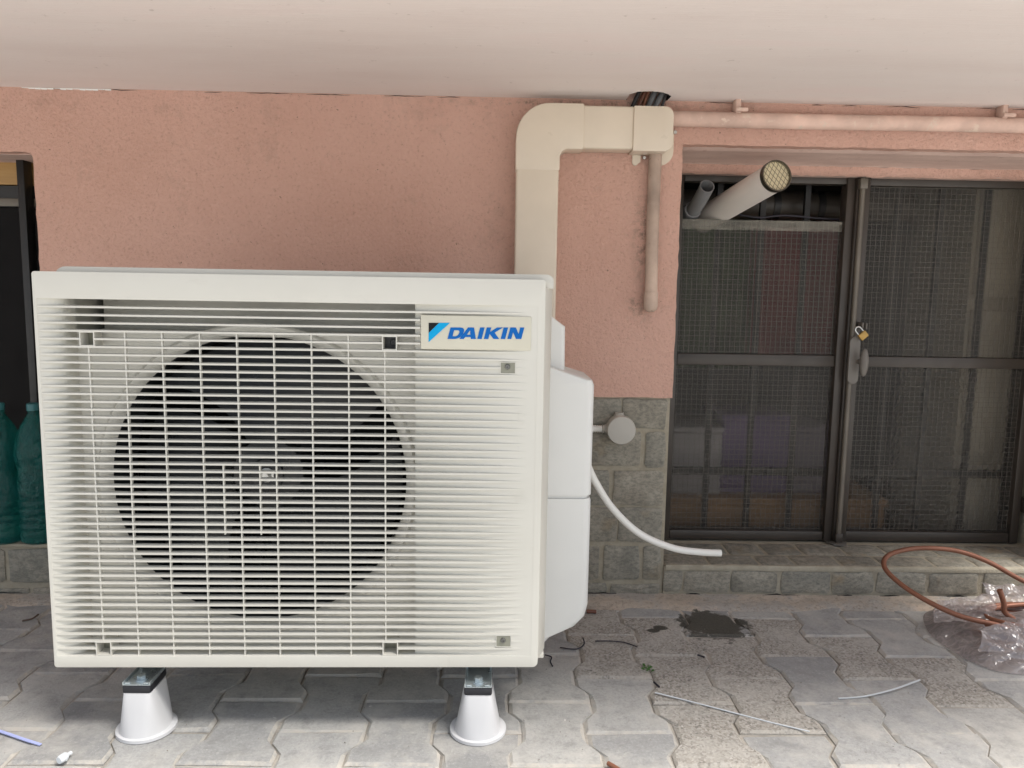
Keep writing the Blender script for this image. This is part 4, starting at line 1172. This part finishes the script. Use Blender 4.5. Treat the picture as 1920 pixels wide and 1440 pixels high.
Fc += [tuple(b0 + q for q in reversed(f_)) for f_ in F2] + [((nn_ - 1) * 16 + k, (nn_ - 1) * 16 + (k + 1) % 16, b0 + (nn_ - 1) * 16 + (k + 1) % 16, b0 + (nn_ - 1) * 16 + k) for k in range(16)]
Fc += [tuple(range(16))]
tag(mk('drain_hose', V + V2, Fc, 'white_hose', smooth=True, angle=50), 'white flexible drain hose curving out in front of the step with its cut end free', 'hose')

# ------------------------------------------------------------------ copper coil and plastic bag
cc = atZ(1905, 1215, .03)
coil = thing('copper_coil', 'coil of copper tube half wrapped in clear plastic, one loop springing free', 'copper pipe', (cc.x + .06, cc.y + .03, 0))
loop = [atY(1925, 1190, 1.74), atY(1870, 1172, 1.74), atY(1800, 1155, 1.76), atY(1735, 1125, 1.81), atY(1685, 1092, 1.87), atY(1658, 1062, 1.92), atY(1668, 1040, 1.955),
        atY(1720, 1028, 1.975), atY(1790, 1032, 1.975), atY(1850, 1052, 1.96), atY(1910, 1085, 1.94), atY(1975, 1118, 1.92), atY(2040, 1170, 1.88)]
tube('free_loop', spline(loop, 10), .0064, 'copper', coil, n=12)
tube('tube_end', spline([atY(1900, 1160, 1.80), atY(1884, 1148, 1.80), atY(1882, 1130, 1.80), atY(1874, 1106, 1.80)], 6), .0064, 'copper', coil, n=12)
cq = atZ(1935, 1205, 0); ox, oy = cq.x + .03, cq.y + .02
for k in range(7):
    rr = .150 + .010 * (k % 3) - .004 * k; zc = .010 + .0075 * k
    pts = [(ox + rr * math.cos(a) * 1.05, oy + rr * .62 * math.sin(a), max(.0065, zc + .004 * math.sin(2 * a + k))) for a in [2 * math.pi * q / 40 for q in range(40)]]
    tube('winding', pts, .0064, 'copper', coil, n=8, closed=True)
# crumpled bag: folded film over the near half of the coil
from mathutils import noise as mn
def film(name, fn, nu, nv, parent):
    V = []; Fc = []
    for i in range(nu + 1):
        for k in range(nv + 1): V.append(fn(i / nu, k / nv))
    for i in range(nu):
        for k in range(nv): a = i * (nv + 1) + k; Fc.append((a, a + nv + 1, a + nv + 2, a + 1))
    return mk(name, V, Fc, 'clear_film', parent, smooth=True, angle=25)
bag = thing('plastic_bag', 'crumpled clear plastic bag around the copper coil beside the step', 'bag', (ox - .03, oy - .06, 0))
def crease(p, s, amp):
    q = Vector((p[0] * s, p[1] * s, p[2] * s))
    return amp * (abs(mn.noise(q)) * 1.6 - .4 + .45 * abs(mn.noise(q * 2.3 + Vector((5, 1, 2)))) + .12 * abs(mn.noise(q * 5.1)))
foot_px = [(1733, 1152), (1740, 1184), (1768, 1210), (1815, 1238), (1868, 1258), (1930, 1266), (2010, 1264), (2080, 1240), (2100, 1195), (2020, 1160), (1930, 1150), (1840, 1142), (1770, 1140)]
bnd = spline([atZ(x, y, .004) for x, y in foot_px], 8, closed=True)
bc = atZ(1905, 1205, .004)
def pouch_fn(u, v):
    k = u * len(bnd); i0 = int(k) % len(bnd); p = bnd[i0].lerp(bnd[(i0 + 1) % len(bnd)], k - int(k))
    q = p.lerp(bc, v * .97)
    h = .050 * (1 - (1 - v) ** 2.6) * (1 + .22 * math.sin(u * 19 + 2) * (1 - v))
    env = min(1, v * 6)
    d = crease((q.x * .8 + 3, q.y * 1.6, h), 10, .017) * env
    out = (p - bc); out.z = 0; out.normalize()
    return (q.x + out.x * d * .5 * (1 - v), q.y + out.y * d * .5 * (1 - v), max(.0045, .004 + h + d * .9))
film('pouch', pouch_fn, 150, 34, bag)
def tuft(c, s, amp):
    def fn(u, v):
        p = c[0].lerp(c[1], u).lerp(c[2].lerp(c[3], u), v)
        d = crease((p.x + s, p.y, p.z), 14, amp)
        e = crease((p.x, p.y + s, p.z + 2), 18, amp * .5) * (1 if v < .9 else .4)
        return (p.x + d * .5, p.y - d * .8, max(.01, p.z + e))
    return fn
quads = [((1757, 1128, 1.86), (1868, 1112, 1.89), (1742, 1165, 1.80), (1862, 1165, 1.79)),
         ((1842, 1096, 1.93), (1990, 1100, 1.93), (1866, 1140, 1.88), (1990, 1150, 1.86)),
         ((1846, 1172, 1.71), (1990, 1160, 1.72), (1838, 1222, 1.66), (1990, 1222, 1.66))]
for q_, s_, a_ in zip(quads, (2, 9, 13), (.020, .022, .022)):
    film('torn_flap', tuft([atY(*k) for k in q_], s_, a_), 48, 26, bag)

# ------------------------------------------------------------------ litter on the paving
def ribbon(name, pts, w, th, mat, label, cat, lift=.0035):
    P = spline(pts, 8); V = []; Fc = []
    for i, p in enumerate(P):
        t = (P[min(len(P) - 1, i + 1)] - P[max(0, i - 1)]); t.z = 0; t.normalize(); s = Vector((-t.y, t.x, 0)) * w / 2
        for q in (p - s, p + s): V.append((q.x, q.y, q.z)); V.append((q.x, q.y, q.z + th))
    for i in range(len(P) - 1):
        a = i * 4; b = a + 4
        Fc += [(a + 1, a + 3, b + 3, b + 1), (a, b, b + 2, a + 2), (a, a + 1, b + 1, b), (a + 2, b + 2, b + 3, a + 3)]
    n4 = (len(P) - 1) * 4; Fc += [(0, 2, 3, 1), (n4, n4 + 1, n4 + 3, n4 + 2)]
    return tag(mk(name, V, Fc, mat), label, cat)
def gz(px, py, z=.0035): return atZ(px, py, z)
ribbon('cable_tie', [gz(1228, 1299, .006), gz(1300, 1317), gz(1380, 1338), gz(1450, 1356), gz(1518, 1372, .005)], .0036, .0012, 'tie_clear', 'long pale cable tie lying diagonally on the paving right of the unit', 'cable tie')
ribbon('cable_tie', [gz(1572, 1310), gz(1620, 1306), gz(1675, 1293, .007), gz(1725, 1275, .014)], .0038, .0012, 'tie_clear', 'shorter curved pale cable tie in front of the plastic bag', 'cable tie')
ribbon('cable_tie', [gz(-30, 1362), gz(10, 1375), gz(45, 1387), gz(76, 1397)], .0056, .0018, 'tie_blue', 'pale blue cable tie at the left picture edge', 'cable tie')
def wirebit(pts, r, mat, label, cat='wire'):
    return tag(tube('wire_offcut', spline(pts, 6), r, mat, n=8), label, cat)
wirebit([gz(1116, 1202, .005), gz(1145, 1202, .006), gz(1172, 1205, .006), gz(1195, 1213, .004)], .0016, 'black_wire', 'nearly straight black wire offcut on the paving near the wet patch')
wirebit([gz(1050, 1214, .004), gz(1080, 1217, .004), gz(1095, 1208, .006), gz(1093, 1196, .010)], .0016, 'black_wire', 'hooked black wire offcut just right of the unit')
wirebit([gz(1022, 1228, .006), gz(1034, 1232, .006), gz(1032, 1240, .005), gz(1036, 1249, .004)], .0016, 'black_wire', 'short black wire offcut at the bottom right corner of the unit')
wirebit([gz(1308, 1228, .004), gz(1321, 1232, .004)], .0022, 'black_wire', 'tiny black wire stub below the wet patch')
wirebit([gz(1226, 1279, .004), gz(1236, 1288, .004)], .0022, 'black_wire', 'tiny black wire stub by the start of the long cable tie')
wirebit([gz(1100, 1146, .007), gz(1118, 1147, .007)], .0052, 'brown_wire', 'stub of brown pipe beside the bottom of the valve cover', 'pipe offcut')
wirebit([gz(1140, 1431, .006), gz(1165, 1446, .006)], .0042, 'copper', 'reddish copper stub at the bottom picture edge', 'pipe offcut')
wirebit([gz(42, 1164, .004), gz(60, 1160, .006), gz(72, 1152, .009)], .0022, 'leaf_brown', 'curled dry brown twig left of the unit by the wall', 'twig')
t0 = gz(120, 1431, .0)
cl = thing('plastic_clip', 'small clear plastic clip on the paving in front of the left foot', 'clip', (t0.x, t0.y, .002))
lathe('barrel', [(0, 0), (.006, 0), (.0075, .004), (.0075, .014), (.005, .017), (.0035, .019), (.0035, .025), (0, .026)], (t0.x - .004, t0.y - .008, .0100), (.35, 1, .0), 'tie_clear', cl, n=14)
box('wing', t0.x - .010, t0.x + .006, t0.y - .002, t0.y + .004, .0048, .0068, 'tie_clear', cl, bev=.0008)
V = []; Fc = []
wd = gz(1213, 1254, 0)
for k in range(12):
    a = random.uniform(0, 6.28); l = random.uniform(.006, .014); x = wd.x + random.uniform(-.008, .008); y = wd.y + random.uniform(-.012, .012)
    b0 = len(V); dx, dy = math.cos(a), math.sin(a)
    V += [(x - dy * .0012, y + dx * .0012, -.002), (x + dy * .0012, y - dx * .0012, -.002), (x + dx * l * .5 + dy * .0014, y + dy * l * .5 - dx * .0014, l * .6), (x + dx * l, y + dy * l, l * .5), (x + dx * l * .5 - dy * .0014, y + dy * l * .5 + dx * .0014, l * .6)]
    Fc.append((b0, b0 + 1, b0 + 2, b0 + 3, b0 + 4))
tag(mk('weed', V, Fc, 'weed_green'), 'tiny green weed in a paving joint near the wet patch', 'weed')
# sand grains and chips
V = []; Fc = []
GR = random.Random(11)
for k in range(900):
    x = GR.uniform(-1.5, 1.7); y = GR.uniform(1.15, 1.98); s = GR.choice((.0008, .001, .0012, .0018)) * GR.uniform(.8, 1.3); b0 = len(V)
    z = .0025
    V += [(x - s, y, z), (x + s * .8, y - s * .6, z), (x + s * .3, y + s, z), (x, y, z + s * 1.1)]
    Fc += [(b0, b0 + 1, b0 + 3), (b0 + 1, b0 + 2, b0 + 3), (b0 + 2, b0, b0 + 3), (b0, b0 + 2, b0 + 1)]
gr_ = mk('grit', V, Fc, 'joint_sand'); gr_['kind'] = 'stuff'; gr_['label'] = 'pale grit scattered on the paving'; gr_['category'] = 'grit'
